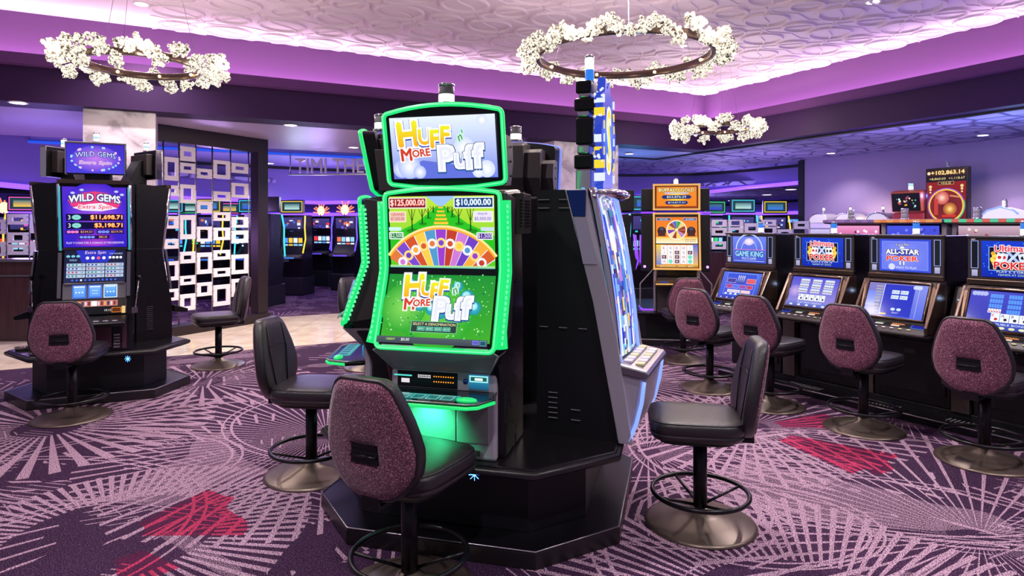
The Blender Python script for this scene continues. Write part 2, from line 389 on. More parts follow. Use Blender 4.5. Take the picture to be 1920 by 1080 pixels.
class Cv:
    """flat artwork on a screen: u,v in 0..1 on a w x h rectangle; each stroke sits a hair above the last"""
    def __init__(s, w, h, yb, zb, yt, zt, x0=None, mb=None):
        s.mb = mb or MB(); s.w = w; s.h = h; s.z = 0.0
        up = Vector((0, yt - yb, zt - zb)).normalized(); nr = Vector((1, 0, 0)).cross(up)
        x0 = -w / 2 if x0 is None else x0
        s.P = Matrix(((1, up.x, nr.x, x0), (0, up.y, nr.y, yb), (0, up.z, nr.z, zb), (0, 0, 0, 1)))
        s.mb.M = s.P; s.g = glow()
    def _z(s): s.z += .00010; return s.z
    def quad(s, p, c):
        z = s._z(); cc = [lin(q) for q in c] if isinstance(c[0], (tuple, list)) else lin(c)
        s.mb.add([(a * s.w, b * s.h, z) for a, b in p], [tuple(range(len(p)))], s.g, cols=[cc])
    def rect(s, u0, v0, u1, v1, c, top=None):
        s.quad([(u0, v0), (u1, v0), (u1, v1), (u0, v1)], c if top is None else [c, c, top, top])
    def bord(s, u0, v0, u1, v1, t, c, inner):
        s.rect(u0, v0, u1, v1, c); s.rect(u0 + t / s.w, v0 + t / s.h, u1 - t / s.w, v1 - t / s.h, inner)
    def disc(s, u, v, r, c, n=20, a0=0, a1=2 * PI, sy=1., edge=None, rot=0):
        z = s._z(); pts = [(u * s.w, v * s.h, z)]
        full = abs(a1 - a0 - 2 * PI) < 1e-6
        k = n if full else n + 1
        for i in range(k):
            a = a0 + (a1 - a0) * i / n; x = math.cos(a) * r; y = math.sin(a) * r * sy
            pts.append((u * s.w + x * math.cos(rot) - y * math.sin(rot), v * s.h + x * math.sin(rot) + y * math.cos(rot), z))
        f = [(0, i, i + 1 if i + 1 <= k else 1) for i in range(1, k + 1 if full else k)]
        cc = lin(c); ce = lin(edge) if edge else cc
        s.mb.add(pts, f, s.g, cols=[[cc, ce, ce]] * len(f))
    def sect(s, u, v, r0, r1, a0, a1, c, n=6):
        z = s._z(); P = []
        for i in range(n + 1):
            a = a0 + (a1 - a0) * i / n
            P += [(u * s.w + math.cos(a) * r0, v * s.h + math.sin(a) * r0, z), (u * s.w + math.cos(a) * r1, v * s.h + math.sin(a) * r1, z)]
        f = [(2 * i, 2 * i + 1, 2 * i + 3, 2 * i + 2) for i in range(n)]
        s.mb.add(P, f, s.g, cols=[lin(c)] * len(f))
    def text(s, t, u, v, h, c, w=None, ol=None, shear=0, rot=0, ow=.05, arch=0, c2=None, bold=0):
        V, F, asp = text_geo(t); hh = h * s.h; ww = (w * s.w) if w else asp * hh
        def put(sx, sy, dx, dy, col, colt=None):
            z = s._z(); P = []; ys = []
            for (x, y) in V:
                X_ = x * ww * sx + y * hh * shear; Y_ = y * hh * sy + arch * hh * (1 - 4 * x * x)
                P.append((u * s.w + X_ * math.cos(rot) - Y_ * math.sin(rot) + dx, v * s.h + X_ * math.sin(rot) + Y_ * math.cos(rot) + dy, z)); ys.append(y + .5)
            a = lin(col)
            if colt:
                b = lin(colt); cols = [[tuple(a[k] + (b[k] - a[k]) * ys[i] for k in range(4)) for i in f] for f in F]
            else: cols = [a] * len(F)
            s.mb.add(P, F, s.g, cols=cols)
        if ol:
            d = hh * ow
            for (dx, dy) in ((d, 0), (-d, 0), (0, d), (0, -d), (d, -d), (-d, -d), (d, d), (-d, d)): put(1, 1, dx, dy, ol)
        if bold:
            d = hh * bold
            for (dx, dy) in ((d, 0), (-d, 0), (0, d), (0, -d)): put(1, 1, dx, dy, c, c2)
        put(1, 1, 0, 0, c, c2)

# ------------------------------------------------------------------ objects
def tag(o, label=None, cat=None, group=None, kind=None):
    if label: o['label'] = label
    if cat: o['category'] = cat
    if group: o['group'] = group
    if kind: o['kind'] = kind
    return o
def thing(name, label, cat, loc=(0, 0, 0), rz=0, group=None):
    o = bpy.data.objects.new(name, None); C.objects.link(o); o.location = loc; o.rotation_euler = (0, 0, rz); o.empty_display_size = .1
    return tag(o, label, cat, group)
def copy_tree(o, parent=None):
    c = o.copy(); C.objects.link(c)
    if parent: c.parent = parent
    for ch in list(o.children): copy_tree(ch, c)
    return c
def dup(o, loc, rz, label=None, group=None):
    c = copy_tree(o); c.location = loc; c.rotation_euler = (0, 0, rz)
    if label: c['label'] = label
    if group: c['group'] = group
    return c
def struct(name, mb, bevel=0, loc=None, rz=0): return tag(mb.build(name, None, bevel, loc, rz), kind='structure')
# ================================================================== the room
def rpoly(pts): return [rp(*p) for p in pts]
def rbox(mb, s0, t0, s1, t1, z0, z1, m): return mb.prism(rpoly([(s0, t0), (s1, t0), (s1, t1), (s0, t1)]), z0, z1, m)
def wx(px, z): return (px - 960) / 1200.0 * z      # world x of an image column at depth z
def fl(px, py, h=0.0):                             # where a point of known height stands in the room
    z = 1200 * (CAM_H - h) / (py - 422.0); return (wx(px, z), z)

mb = MB(); mb.box(-26, -4, -.1, 26, 40, 0, CARP); struct('floor', mb)
mb = MB(); rbox(mb, 4.2, .32, 18, -2.85, .001, .006, marble_floor()); struct('floor_stone_walkway', mb)

# raised ceiling with moulded relief
mb = MB(); rbox(mb, -.4, -.4, 16, 16, CEIL, CEIL + .1, CEILW)
CELL = .64
def rib(pts, w=.016, h=.03):
    n = len(pts); v = []; f = []
    for i, (a, b) in enumerate(pts):
        p = pts[max(i - 1, 0)]; q = pts[min(i + 1, n - 1)]
        if pts[0] == pts[-1] and i in (0, n - 1): p, q = pts[-2], pts[1]
        dx, dy = q[0] - p[0], q[1] - p[1]; l = math.hypot(dx, dy) or 1; nx, ny = -dy / l * w, dx / l * w
        for sx, z in ((1.6, CEIL), (.9, CEIL - h), (-.9, CEIL - h), (-1.6, CEIL)):
            x, y = rp(a + nx * sx, b + ny * sx); v.append((x, y, z))
    for i in range(n - 1):
        for j in range(3): f.append((4 * i + j, 4 * i + j + 1, 4 * i + j + 5, 4 * i + j + 4))
    mb.add(v, f, CEILW)
for i in range(16):
    for j in range(16):
        a = -.3 + i * CELL; b = -.3 + j * CELL
        cxr, cyr = a + CELL / 2, b + CELL / 2
        rr = .27 if (i + j) % 2 == 0 else .20
        rib([(cxr + rr * 1.12 * math.cos(q * PI / 10), cyr + rr * .95 * math.sin(q * PI / 10)) for q in range(21)])
        if (i + j) % 2 == 0:
            rib([(a + CELL * k / 6, b + CELL * k / 6 + .06 * math.sin(k / 6 * 2 * PI)) for k in range(7)], .012, .016)
        else:
            rib([(a + CELL * k / 6, b + CELL - CELL * k / 6) for k in range(7)], .012, .016)
        rib([(a + CELL * k / 4, b + .05 * math.sin(k / 4 * 2 * PI)) for k in range(5)], .010, .014)
struct('ceiling_raised', mb)
mb = MB(); rbox(mb, -.4, -.4, 16, -.3, LIP_B, CEIL, PURW); rbox(mb, -.4, -.4, -.3, 16, LIP_B, CEIL, PURW); struct('wall_cove', mb)
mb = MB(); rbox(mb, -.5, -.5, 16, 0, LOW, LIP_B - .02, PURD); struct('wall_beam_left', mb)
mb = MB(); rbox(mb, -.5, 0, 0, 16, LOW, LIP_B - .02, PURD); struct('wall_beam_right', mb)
mb = MB()
rbox(mb, -.4, -.4, 16, .09, LIP_B - .02, LIP_B, PURM); rbox(mb, -.4, .09, .09, 16, LIP_B - .02, LIP_B, PURM)
rbox(mb, .02, .02, 16, .10, LIP_B, LIP_T, PURM); rbox(mb, .02, .10, .10, 16, LIP_B, LIP_T, PURM); struct('trim_cove_lip', mb)

# lower ceilings
SMOOTH = pbr('satin_lower_ceiling', (172, 156, 188), .42, 0, .5)
def textured():
    m = pbr('textured_lower_ceiling', (150, 136, 190), .6); nt = m.node_tree; b = nt.nodes['Principled BSDF']
    g = nt.nodes.new('ShaderNodeNewGeometry'); v = nt.nodes.new('ShaderNodeTexVoronoi'); v.feature = 'DISTANCE_TO_EDGE'; v.inputs['Scale'].default_value = 2.2
    nt.links.new(g.outputs['Position'], v.inputs['Vector'])
    mr = nt.nodes.new('ShaderNodeMapRange'); mr.inputs['From Max'].default_value = .09; nt.links.new(v.outputs['Distance'], mr.inputs['Value'])
    bp = nt.nodes.new('ShaderNodeBump'); bp.inputs['Strength'].default_value = 1; bp.inputs['Distance'].default_value = .05; bp.invert = True
    nt.links.new(mr.outputs['Result'], bp.inputs['Height']); nt.links.new(bp.outputs['Normal'], b.inputs['Normal'])
    rr = nt.nodes.new('ShaderNodeValToRGB'); rr.color_ramp.elements[0].color = lin((96, 84, 140)); rr.color_ramp.elements[1].color = lin((160, 146, 196))
    nt.links.new(mr.outputs['Result'], rr.inputs['Fac']); nt.links.new(rr.outputs['Color'], b.inputs['Base Color'])
    return m
TEXC = textured()
mb = MB(); rbox(mb, -.23, -.5, 18, -1.8, LOW, LOW + .1, SMOOTH); rbox(mb, 5.5, -1.8, 18, -3.8, LOW, LOW + .1, SMOOTH); struct('ceiling_lower_left', mb)
mb = MB(); rbox(mb, -4.2, -.5, -.5, 16, LOW, LOW + .1, TEXC); struct('ceiling_lower_right', mb)
mb = MB(); rbox(mb, -14, -8.0, 5.5, -1.9, LOW - .02, LOW + .1, TEXC); rbox(mb, -14, -1.9, -.3, -.5, LOW - .02, LOW + .1, TEXC); struct('ceiling_lower_far', mb)
# recess with blue light, then the next ceiling
mb = MB(); rbox(mb, 5.5, -3.8, 18, -5, LOW + .16, LOW + .26, CEILL); rbox(mb, 5.5, -5, 18, -5.1, LOW + .0, LOW + .26, CEILL)
rbox(mb, 5.5, -5.1, 18, -9.5, LOW + .0, LOW + .1, CEILL); struct('ceiling_recess', mb)
LEDB = emi('blue_led', (60, 120, 255), 2.0, True); LEDP = emi('purple_led', (120, 70, 255), 2.2, True); LEDC = emi('cyan_led', (40, 170, 255), 1.2)
mb = MB(); rbox(mb, 5.6, -4.96, 17.5, -5.0, LOW + .01, LOW + .05, emi('deep_blue_led', (20, 70, 200), 1.3)); struct('trim_blue_light', mb)
mb = MB(); rbox(mb, -.28, -1.84, 5.4, -1.80, LOW - .03, LOW, BLKM); rbox(mb, -.28, -1.84, -.24, 9, LOW - .03, LOW, BLKM); struct('trim_ceiling_edge', mb)

# far soffits: curved bulkheads with a light line along their foot
def bulk(name, pts, mat, led, h_led=.05, trim=True):
    mb = MB(); n = len(pts); P = []
    for k in range(n - 1):
        for q in range(6):
            f = q / 6; P.append([pts[k][i] + (pts[k + 1][i] - pts[k][i]) * f for i in range(4)])
    P.append(list(pts[-1])); pts = P; n = len(P)
    v = []; f = []
    for (px, z, t, b) in pts:
        x = wx(px, z); l = math.hypot(x, z); ox, oz = x / l * .3, z / l * .3
        v += [(x, z, t), (x, z, b), (x + ox, z + oz, b), (x + ox, z + oz, t)]
    for i in range(n - 1):
        for j in range(4): f.append((4 * i + j, 4 * i + (j + 1) % 4, 4 * (i + 1) + (j + 1) % 4, 4 * (i + 1) + j))
    mb.add(v, f, mat); struct(name, mb)
    if trim:
        m2 = MB(); m2.tube([(wx(p[0], p[1] - .04), p[1] - .04, p[2] - .05) for p in pts], .06, BLKM, 4); struct('trim_dark_edge', m2)
    if led:
        m3 = MB(); m3.tube([(wx(p[0], p[1] - .06), p[1] - .06, p[3] - .02) for p in pts], h_led, led, 6); struct('trim_light_line', m3)
bulk('wall_soffit_far', [(-260, 10.4, 3.55, 2.5), (0, 11.6, 3.55, 2.5), (147, 13, 3.5, 2.45), (350, 15.5, 3.32, 2.42), (600, 17.5, 3.32, 2.38), (900, 19, 3.3, 2.5), (1180, 19.3, 3.3, 2.62), (1300, 19, 3.3, 2.70), (1400, 17.6, 3.3, 2.80), (1530, 15.6, 3.3, 2.84)], LAVD, LEDP)
bulk('wall_soffit_second', [(-300, 16, 2.8, 2.2), (0, 19, 2.8, 2.2), (500, 26, 2.75, 2.2), (1180, 30, 2.75, 2.25), (1380, 30, 2.75, 2.28), (1540, 26, 2.85, 2.3)], LAVD, LEDP, .07)
mb = MB(); mb.prism([(wx(-300, 11), 11), (wx(0, 12), 12), (wx(600, 18), 18), (wx(1200, 19.8), 19.8), (wx(1540, 16.2), 16.2), (wx(1700, 34), 34), (0, 36), (-26, 34), (-26, 14)], 2.86, 2.96, TEXC); struct('ceiling_far', mb)
mb = MB(); mb.box(-30, 36, -1, 30, 36.2, 4, LAVD); mb.box(-26.2, 6, 0, -26, 36, 4, LAVD); struct('wall_far', mb)
mb = MB(); mb.tube([(wx(p, 34 - abs(p - 700) * .004), 34 - abs(p - 700) * .004, 1.95 + (p % 3) * .02) for p in range(-300, 1600, 100)], .07, LEDB, 6); struct('trim_far_light', mb)

# right hand wall
s0 = -3.6
mb = MB(); rbox(mb, s0 - .2, -.45, s0, 16, 0, LOW, LAV); struct('wall_right', mb)
mb = MB(); rbox(mb, s0 - .02, -.60, s0 + .04, -.45, 0, LOW, BLKM); struct('trim_wall_end', mb)

# marble pillars
mb = MB(); rbox(mb, 9.90, -.15, 10.74, -.95, 0, LOW, MARB); struct('pillar_left', mb)
mb = MB(); rbox(mb, 2.06, -.15, 3.5, -1.2, 0, LOW, MARB)
rbox(mb, 2.05, -.145, 3.51, -.15, 2.02, 2.025, CHAR); struct('pillar_right', mb)
for o in ('pillar_left', 'pillar_right'): bpy.data.objects[o].name = 'wall_' + o

# half wall with wood panelling (left) and at the right hall
mb = MB(); mb.box(-12, 9.6, 0, -7.0, 9.85, 1.2, WOOD); mb.box(-12, 9.55, 1.2, -6.98, 9.9, 1.24, STEEL); mb.box(-12, 9.58, .98, -6.98, 9.6, 1.0, STEEL)
struct('wall_half_left', mb)
mb = MB(); mb.box(wx(1300, 13), 13, 0, wx(1520, 13), 13.2, 1.2, WOOD); struct('wall_half_right', mb)

# downlights
def downlight(x, y, z, label, energy=0, r=.075, col=(1, .93, .88), size=120, grp='round recessed ceiling downlights'):
    t = thing('ceiling_downlight', label, 'downlight', (x, y, z), 0, grp)
    m = MB(); m.lathe([(r * 1.25, 0), (r * 1.25, -.008), (r, -.01), (r, -.004)], WHITEP, 20); m.build('trim_ring', t)
    m = MB(); m.lathe([(r * .96, -.006), (r * .96, -.009)], emi('lamp_white', (255, 250, 245), 6), 20); m.build('lens', t)
    if energy: spot('downlight_lamp', (x, y, z - .05), energy, col, size)
    return t
def at_h(px, py, h):
    z = 1200 * (h - CAM_H) / (422.0 - py); return wx(px, z), z
x, y = at_h(1637, 3, CEIL); downlight(x, y, CEIL - .001, 'round white downlight in the raised ceiling near the top right', 260)
x, y = at_h(265, 7, CEIL); downlight(x, y, CEIL - .001, 'round white downlight in the raised ceiling above the left ring chandelier', 260)
x, y = at_h(1282, 85, CEIL); downlight(x, y, CEIL - .001, 'small downlight in the raised ceiling seen through the largest ring chandelier', 200, .05)
for (px, py, l) in ((34, 192, 'downlight in the lower ceiling left of the marble pillar'), (240, 236, None), (545, 234, 'downlight in the glossy ceiling left of the hanging letters'), (663, 276, 'downlight in the glossy ceiling beside the green-lit machine')):
    if l:
        x, y = at_h(px, py, LOW); downlight(x, y, LOW - .001, l, 120, .09)
for (px, py, l) in ((1180, 286, 'downlight in the blue-lit ceiling beside the right marble pillar'), (1558, 287, 'downlight in the textured ceiling left of the right wall'), (1843, 253, 'downlight in the textured ceiling above the right wall')):
    x, y = at_h(px, py, LOW - .0); downlight(x, y, LOW - .022 if px < 1300 else LOW - .001, l, 90, .08)
for (px, py, l) in ((1372, 376, 'leftmost of three downlights under the far curved soffit'), (1438, 365, 'middle of three downlights under the far curved soffit'), (1483, 355, 'rightmost of three downlights under the far curved soffit')):
    x, y = at_h(px, py, 2.855); downlight(x, y, 2.855, l, 40, .16)
x, y = at_h(505, 306, LOW); downlight(x, y, LOW - .001, 'downlight in the purple ceiling left of the hanging letters', 40, .1)
# unseen downlights added in the raised ceiling to brighten the carpet
for (a, b) in ((3.2, 6.0), (6.2, 6.0), (9.5, 6.2), (3.2, 9.2), (6.4, 9.6), (9.5, 9.4), (12.2, 6), (6.2, 3.0), (9.3, 2.6)):
    x, y = rp(a, b)
    if a in (6.2, 9.3) and b < 4: spot('downlight_lamp', (x, y, CEIL - .06), 150, (1, .88, .92), 110); continue  # these two are added as bare spots without a fixture
    downlight(x, y, CEIL - .001, 'round recessed downlight in the raised ceiling', 250, .075, (1, .92, .93), 125)
# fixtureless point lights added to tint the lower ceilings
for (px, z, h, e, c) in ((1190, 13.9, 3.1, 60, (.15, .45, 1)), (1900, 9.0, 3.15, 80, (.3, .45, 1)), (1650, 9.9, 3.1, 80, (.5, .42, 1)), (1850, 7.5, 3.3, 40, (.5, .42, 1)), (100, 9.6, 3.0, 50, (.3, .25, 1)), (560, 14.6, 3.1, 34, (.55, .7, 1)),
                         (600, 16.0, 2.9, 90, (.55, .4, 1)), (1350, 17.5, 2.9, 80, (.5, .4, 1)), (1000, 16.5, 2.9, 60, (.5, .4, 1)), (1430, 14, 2.9, 60, (.6, .45, 1)), (60, 10.8, 2.2, 60, (.6, .3, 1)), (400, 13.6, 2.7, 60, (.6, .35, 1)), (400, 22, 2.3, 120, (.4, .3, 1)), (1300, 24, 2.4, 160, (.5, .4, 1))):
    point('ceiling_wash_lamp', (wx(px, z), z, h - .75), e * .8, c, .25)
spot('warm_wall_washer', (*rp(-2.2, 1.1), 3.2), 120, (1, .85, .75), 70, .8, (0, 0, 0))

# ================================================================== chandeliers
CRY = None
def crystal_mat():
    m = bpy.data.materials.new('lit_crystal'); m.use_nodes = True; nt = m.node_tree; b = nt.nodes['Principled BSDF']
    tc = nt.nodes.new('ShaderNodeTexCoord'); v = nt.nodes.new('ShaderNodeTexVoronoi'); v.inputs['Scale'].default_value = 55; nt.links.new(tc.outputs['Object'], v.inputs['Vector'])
    r = nt.nodes.new('ShaderNodeValToRGB'); e = r.color_ramp.elements; e[0].color = lin((30, 26, 20)); e[0].position = .22; e[1].color = lin((255, 246, 226)); e[1].position = .5  # glow and dark facet sparkle are painted into the emission colour
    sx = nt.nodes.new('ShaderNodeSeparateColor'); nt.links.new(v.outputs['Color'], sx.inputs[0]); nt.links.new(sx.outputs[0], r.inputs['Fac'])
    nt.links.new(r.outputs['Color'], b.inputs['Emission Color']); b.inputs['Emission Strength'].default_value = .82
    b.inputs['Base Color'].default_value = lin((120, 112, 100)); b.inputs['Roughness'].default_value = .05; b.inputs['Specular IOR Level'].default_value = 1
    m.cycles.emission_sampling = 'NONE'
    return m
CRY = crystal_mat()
ICO = None
def ico():
    t = (1 + 5 ** .5) / 2
    v = [(-1, t, 0), (1, t, 0), (-1, -t, 0), (1, -t, 0), (0, -1, t), (0, 1, t), (0, -1, -t), (0, 1, -t), (t, 0, -1), (t, 0, 1), (-t, 0, -1), (-t, 0, 1)]
    l = math.sqrt(1 + t * t); v = [(a / l, b / l, c / l) for a, b, c in v]
    f = [(0, 11, 5), (0, 5, 1), (0, 1, 7), (0, 7, 10), (0, 10, 11), (1, 5, 9), (5, 11, 4), (11, 10, 2), (10, 7, 6), (7, 1, 8), (3, 9, 4), (3, 4, 2), (3, 2, 6), (3, 6, 8), (3, 8, 9), (4, 9, 5), (2, 4, 11), (6, 2, 10), (8, 6, 7), (9, 8, 1)]
    return v, f
IV, IF = ico()
def cluster_mesh(seed):
    rnd = random.Random(seed); m = MB()
    for k in range(34):
        a = rnd.random() * 2 * PI; ph = math.acos(2 * rnd.random() - 1); q = .078 * (.35 + .65 * rnd.random())
        c = (q * math.sin(ph) * math.cos(a) + .02, q * math.sin(ph) * math.sin(a), q * 1.15 * math.cos(ph)); r = .014 + rnd.random() * .014
        rot = Matrix.Rotation(rnd.random() * 6, 3, Vector((rnd.random(), rnd.random(), rnd.random() + .1)).normalized())
        m.add([tuple(Vector(c) + rot @ Vector((p[0] * r, p[1] * r, p[2] * r * 1.25))) for p in IV], IF, CRY)
    o = m.build('tmp'); me = o.data; bpy.data.objects.remove(o); me.name = 'crystal_cluster'; return me
CM = [cluster_mesh(i) for i in range(5)]
def chandelier(px, py_ring, z, d_in, d_out, label, ncry, energy):
    h = CAM_H + (422 - py_ring) * z / 1200.0; x = wx(px, z)
    t = thing('ring_chandelier', label, 'chandelier', (x, z, h), 0, 'ring chandeliers with crystal clusters')
    ri = d_in / 2; prof = []
    m = MB(); n = 64; v = []; f = []
    for i in range(n):
        a = 2 * PI * i / n
        for (r, zz) in ((ri, -.035), (ri + .045, -.035), (ri + .045, .035), (ri, .035)): v.append((r * math.cos(a), r * math.sin(a), zz))
    for i in range(n):
        for j in range(4): f.append((4 * i + j, 4 * i + (j + 1) % 4, 4 * ((i + 1) % n) + (j + 1) % 4, 4 * ((i + 1) % n) + j))
    m.add(v, f, BRONZE, True); m.build('ring_frame', t, .004)
    sc = (d_out - d_in) / 2 / .20
    for i in range(ncry):
        a = 2 * PI * i / ncry; up = 1 if i % 2 else -1
        for (rr, zz) in ((ri + .105 * sc + .02, .055 * up * sc), (ri + .16 * sc, -.02 * up * sc)):
            o = bpy.data.objects.new('crystal_cluster', CM[random.randrange(5)]); C.objects.link(o); o.parent = t
            o.location = (rr * math.cos(a), rr * math.sin(a), zz + random.uniform(-.012, .012)); o.rotation_euler = (random.random() * 6, random.random() * 6, random.random() * 6)
            q = min(sc, 1.12) * random.uniform(.75, 1.0); o.scale = (q, q, q)
            a += PI / ncry
    for k in range(8):
        a = 2 * PI * k / 8 + .2
        m = MB(); m.ball((0, 0, 0), .014, emi('bulb_warm', (255, 214, 140), 30)); m.build('bulb', t, loc=((ri - .005) * math.cos(a), (ri - .005) * math.sin(a), .0))
    for k in range(3):
        a = 2 * PI * k / 3 + .4
        m = MB(); m.tube([(ri * math.cos(a), ri * math.sin(a), .03), (ri * .55 * math.cos(a), ri * .55 * math.sin(a), CEIL - h)], .0022, STEEL, 4); m.build('suspension_cable', t)
    for k in range(6):
        a = 2 * PI * k / 6
        point('chandelier_lamp', ((ri + .35) * math.cos(a), (ri + .35) * math.sin(a), 0), energy / 6, (1, .88, .74), .08, t)
    return t
chandelier(1170, 104, 6.2, 1.62, 2.02, 'largest ring chandelier of glowing crystal clusters hanging in front of the ceiling corner', 30, 150)
chandelier(267, 122, 6.67, 1.05, 1.64, 'mid-sized ring chandelier of crystal clusters hanging over the left slot machines', 23, 110)
chandelier(1344, 241, 10.9, 1.0, 1.6, 'smallest and farthest ring chandelier hanging in front of the dark beam corner', 23, 110)
# ================================================================== stools
def interp(tab, t):
    for (a, b), (c, d) in zip(tab, tab[1:]):
        if t <= c: return b + (d - b) * ((t - a) / (c - a))
    return tab[-1][1]
BW = [(0, .105), (.02, .135), (.06, .160), (.14, .184), (.32, .224), (.50, .252), (.60, .257), (.74, .242), (.86, .200), (.94, .150), (.98, .10), (1.0, .05)]
def back_outline(k=1.0, n=16):
    ts = [0, .015, .05, .1, .2, .32, .44, .55, .65, .75, .83, .9, .95, .98, 1.0]
    L = [(interp(BW, t) * k, -t * .56 * k - (1 - k) * .28) for t in ts]
    return L + [(-x, z) for x, z in reversed(L)]
def make_stool(label, group, loc, rz):
    t = thing('casino_stool', label, 'stool', loc, rz, group)
    m = MB(); m.lathe([(.318, 0), (.32, .008), (.30, .018), (.20, .040), (.12, .062), (.07, .075), (.05, .10)], SPUN, 48); m.build('base', t)
    m = MB(); m.lathe([(.040, .03), (.040, .53)], BLKMET, 20); m.build('pole', t)
    m = MB(); n = 40; m.tube([(.275 * math.cos(2 * PI * i / n), .275 * math.sin(2 * PI * i / n), .185) for i in range(n)], .0135, BLKMET, 8, True); fr = m.build('foot_ring', t)
    for k in range(4):
        a = PI / 4 + k * PI / 2 - .3
        m = MB(); m.tube([(.27 * math.cos(a), .27 * math.sin(a), .183), (.04 * math.cos(a), .04 * math.sin(a), .115)], .009, BLKMET, 6); m.build('ring_spoke', fr)
    # seat: rounded square, front edge rolled
    out = []
    for i in range(36):
        a = 2 * PI * i / 36; c, s_ = math.cos(a), math.sin(a); e = .42
        out.append((.250 * abs(c) ** e * (1 if c > 0 else -1) * (1 - .08 * (s_ < 0) * abs(s_)), .268 * abs(s_) ** e * (1 if s_ > 0 else -1)))
    m = MB(); m.slab(out, [(.535, .80), (.54, .93), (.56, .98), (.575, .985), (.577, .97), (.580, .985), (.60, 1.0), (.625, .99), (.642, .95), (.650, .86), (.654, .5)], LEATH); m.build('seat_cushion', t, loc=(0, .03, 0))
    m = MB(); m.slab(out, [(.50, .55), (.515, .80), (.537, .86)], BLKM); m.build('seat_pan', t, loc=(0, .03, 0))
    m = MB(); m.tube([(x * .955, y * .955 + .03, .641) for x, y in out], .003, BLKM, 5, True); m.build('seat_piping', t)
    # backrest, leaning away
    def place(P): return [(x, y, z) for x, y, z in P]
    b = back_outline()
    def shell(mb, layers, mat, k0=1.0):
        n = len(b); v = []; f = []
        for (yy, k) in layers:
            for (x, z) in b:
                zz = (z + .28) * k - .28; xx = x * k
                v.append((xx, -.275 + yy - (zz + .56) * .15 + .05 * (abs(xx) / .2) ** 2 * .5, 1.095 + zz))
        for l in range(len(layers) - 1):
            for i in range(n): f.append((l * n + i, (l + 1) * n + i, (l + 1) * n + (i + 1) % n, l * n + (i + 1) % n))
        return v, f, n
    m = MB(); v, f, n = shell(m, [(-.005, .93), (-.008, .965), (-.004, .99), (.01, 1.0), (.03, 1.0), (.05, .985), (.063, .94), (.068, .86), (.07, .6), (.065, .3)], LEATH)
    f.append(tuple(9 * n + i for i in range(n))); f.append(tuple(range(n - 1, -1, -1))); m.add(v, f, LEATH, True)
    bk = m.build('backrest', t)
    # stitched seams on the leather side
    m = MB()
    def fr_pt(x, z): return (x, -.275 + .073 - (z + .56) * .15 + .05 * (abs(x) / .2) ** 2 * .5, 1.095 + z)
    m.tube([fr_pt(-.11, -.05), fr_pt(-.125, -.22), fr_pt(-.085, -.46)], .0035, BLKM, 5); m.tube([fr_pt(.11, -.05), fr_pt(.125, -.22), fr_pt(.085, -.46)], .0035, BLKM, 5)
    m.tube([fr_pt(-.122, -.19), fr_pt(0, -.18), fr_pt(.122, -.19)], .0035, BLKM, 5); m.build('seam', bk)
    # fabric panel with the hand hole
    n = len(b); hole = []
    hw, hh, hz = .068, .040, -.335
    for (x, z) in b:
        dx, dz = x, (z - hz); k = max(abs(dx) / hw, abs(dz) / hh, 1e-6); hole.append((dx / k, hz + dz / k))
    # snap the nearest samples to the corners
    for cxn, czn in ((hw, hz + hh), (-hw, hz + hh), (hw, hz - hh), (-hw, hz - hh)):
        j = min(range(n), key=lambda i: (hole[i][0] - cxn) ** 2 + (hole[i][1] - czn) ** 2); hole[j] = (cxn, czn)
    v = []; f = []
    def yb(x, z, d): return -.275 - d - (z + .56) * .15 + .05 * (abs(x) / .2) ** 2 * .5
    L = [(.945, 0., .004), (.925, 0., .016), (.80, 0., .022), (.55, .35, .024), (.0, .93, .022), (.0, 1.0, .012), (.0, 1.0, -.02)]
    for (k, mixh, d) in L:
        for i, (x, z) in enumerate(b):
            kk = max(k, .0); X1, Z1 = x * (kk or 1), (z + .28) * (kk or 1) - .28
            if mixh: X1, Z1 = X1 * (1 - mixh) + hole[i][0] * mixh, Z1 * (1 - mixh) + hole[i][1] * mixh
            v.append((X1, yb(X1, Z1, d), 1.095 + Z1))
    for l in range(len(L) - 1):
        for i in range(n): f.append((l * n + i, (l + 1) * n + i, (l + 1) * n + (i + 1) % n, l * n + (i + 1) % n))
    m = MB(); m.add(v, f, FAB, True); pn = m.build('back_panel', t); pn['label'] = 'burgundy woven fabric panel on the rear of the backrest'
    m = MB(); y0 = yb(0, hz, 0)
    m.box(-hw - .004, y0 - .018, 1.095 + hz - hh - .004, hw + .004, y0 - .006, 1.095 + hz + hh + .004, BLKM)
    m.box(-hw, y0 - .024, 1.095 + hz + hh - .016, hw, y0 - .01, 1.095 + hz + hh, BLK); m.tube([(-hw, y0 - .024, 1.095 + hz - .01), (hw, y0 - .024, 1.095 + hz - .01)], .008, BLK, 6)
    m.build('hand_grip', pn)
    m = MB(); m.box(-.05, -.28, .50, .05, -.06, .525, BLKMET); m.box(-.05, -.295, .50, .05, -.275, .62, BLKMET); m.build('back_bracket', t, .004)
    return t
def face(fx, fy): return math.atan2(-fx, fy)      # rotation that turns local +y to the direction (fx, fy)
st0 = make_stool('nearest stool, burgundy fabric back to the viewer, in front of the green-lit machine', 'casino stools', (-.49, 3.06, 0), face(.46, .89))
P_MACH = (-.848, -.53)      # direction the poker machines face
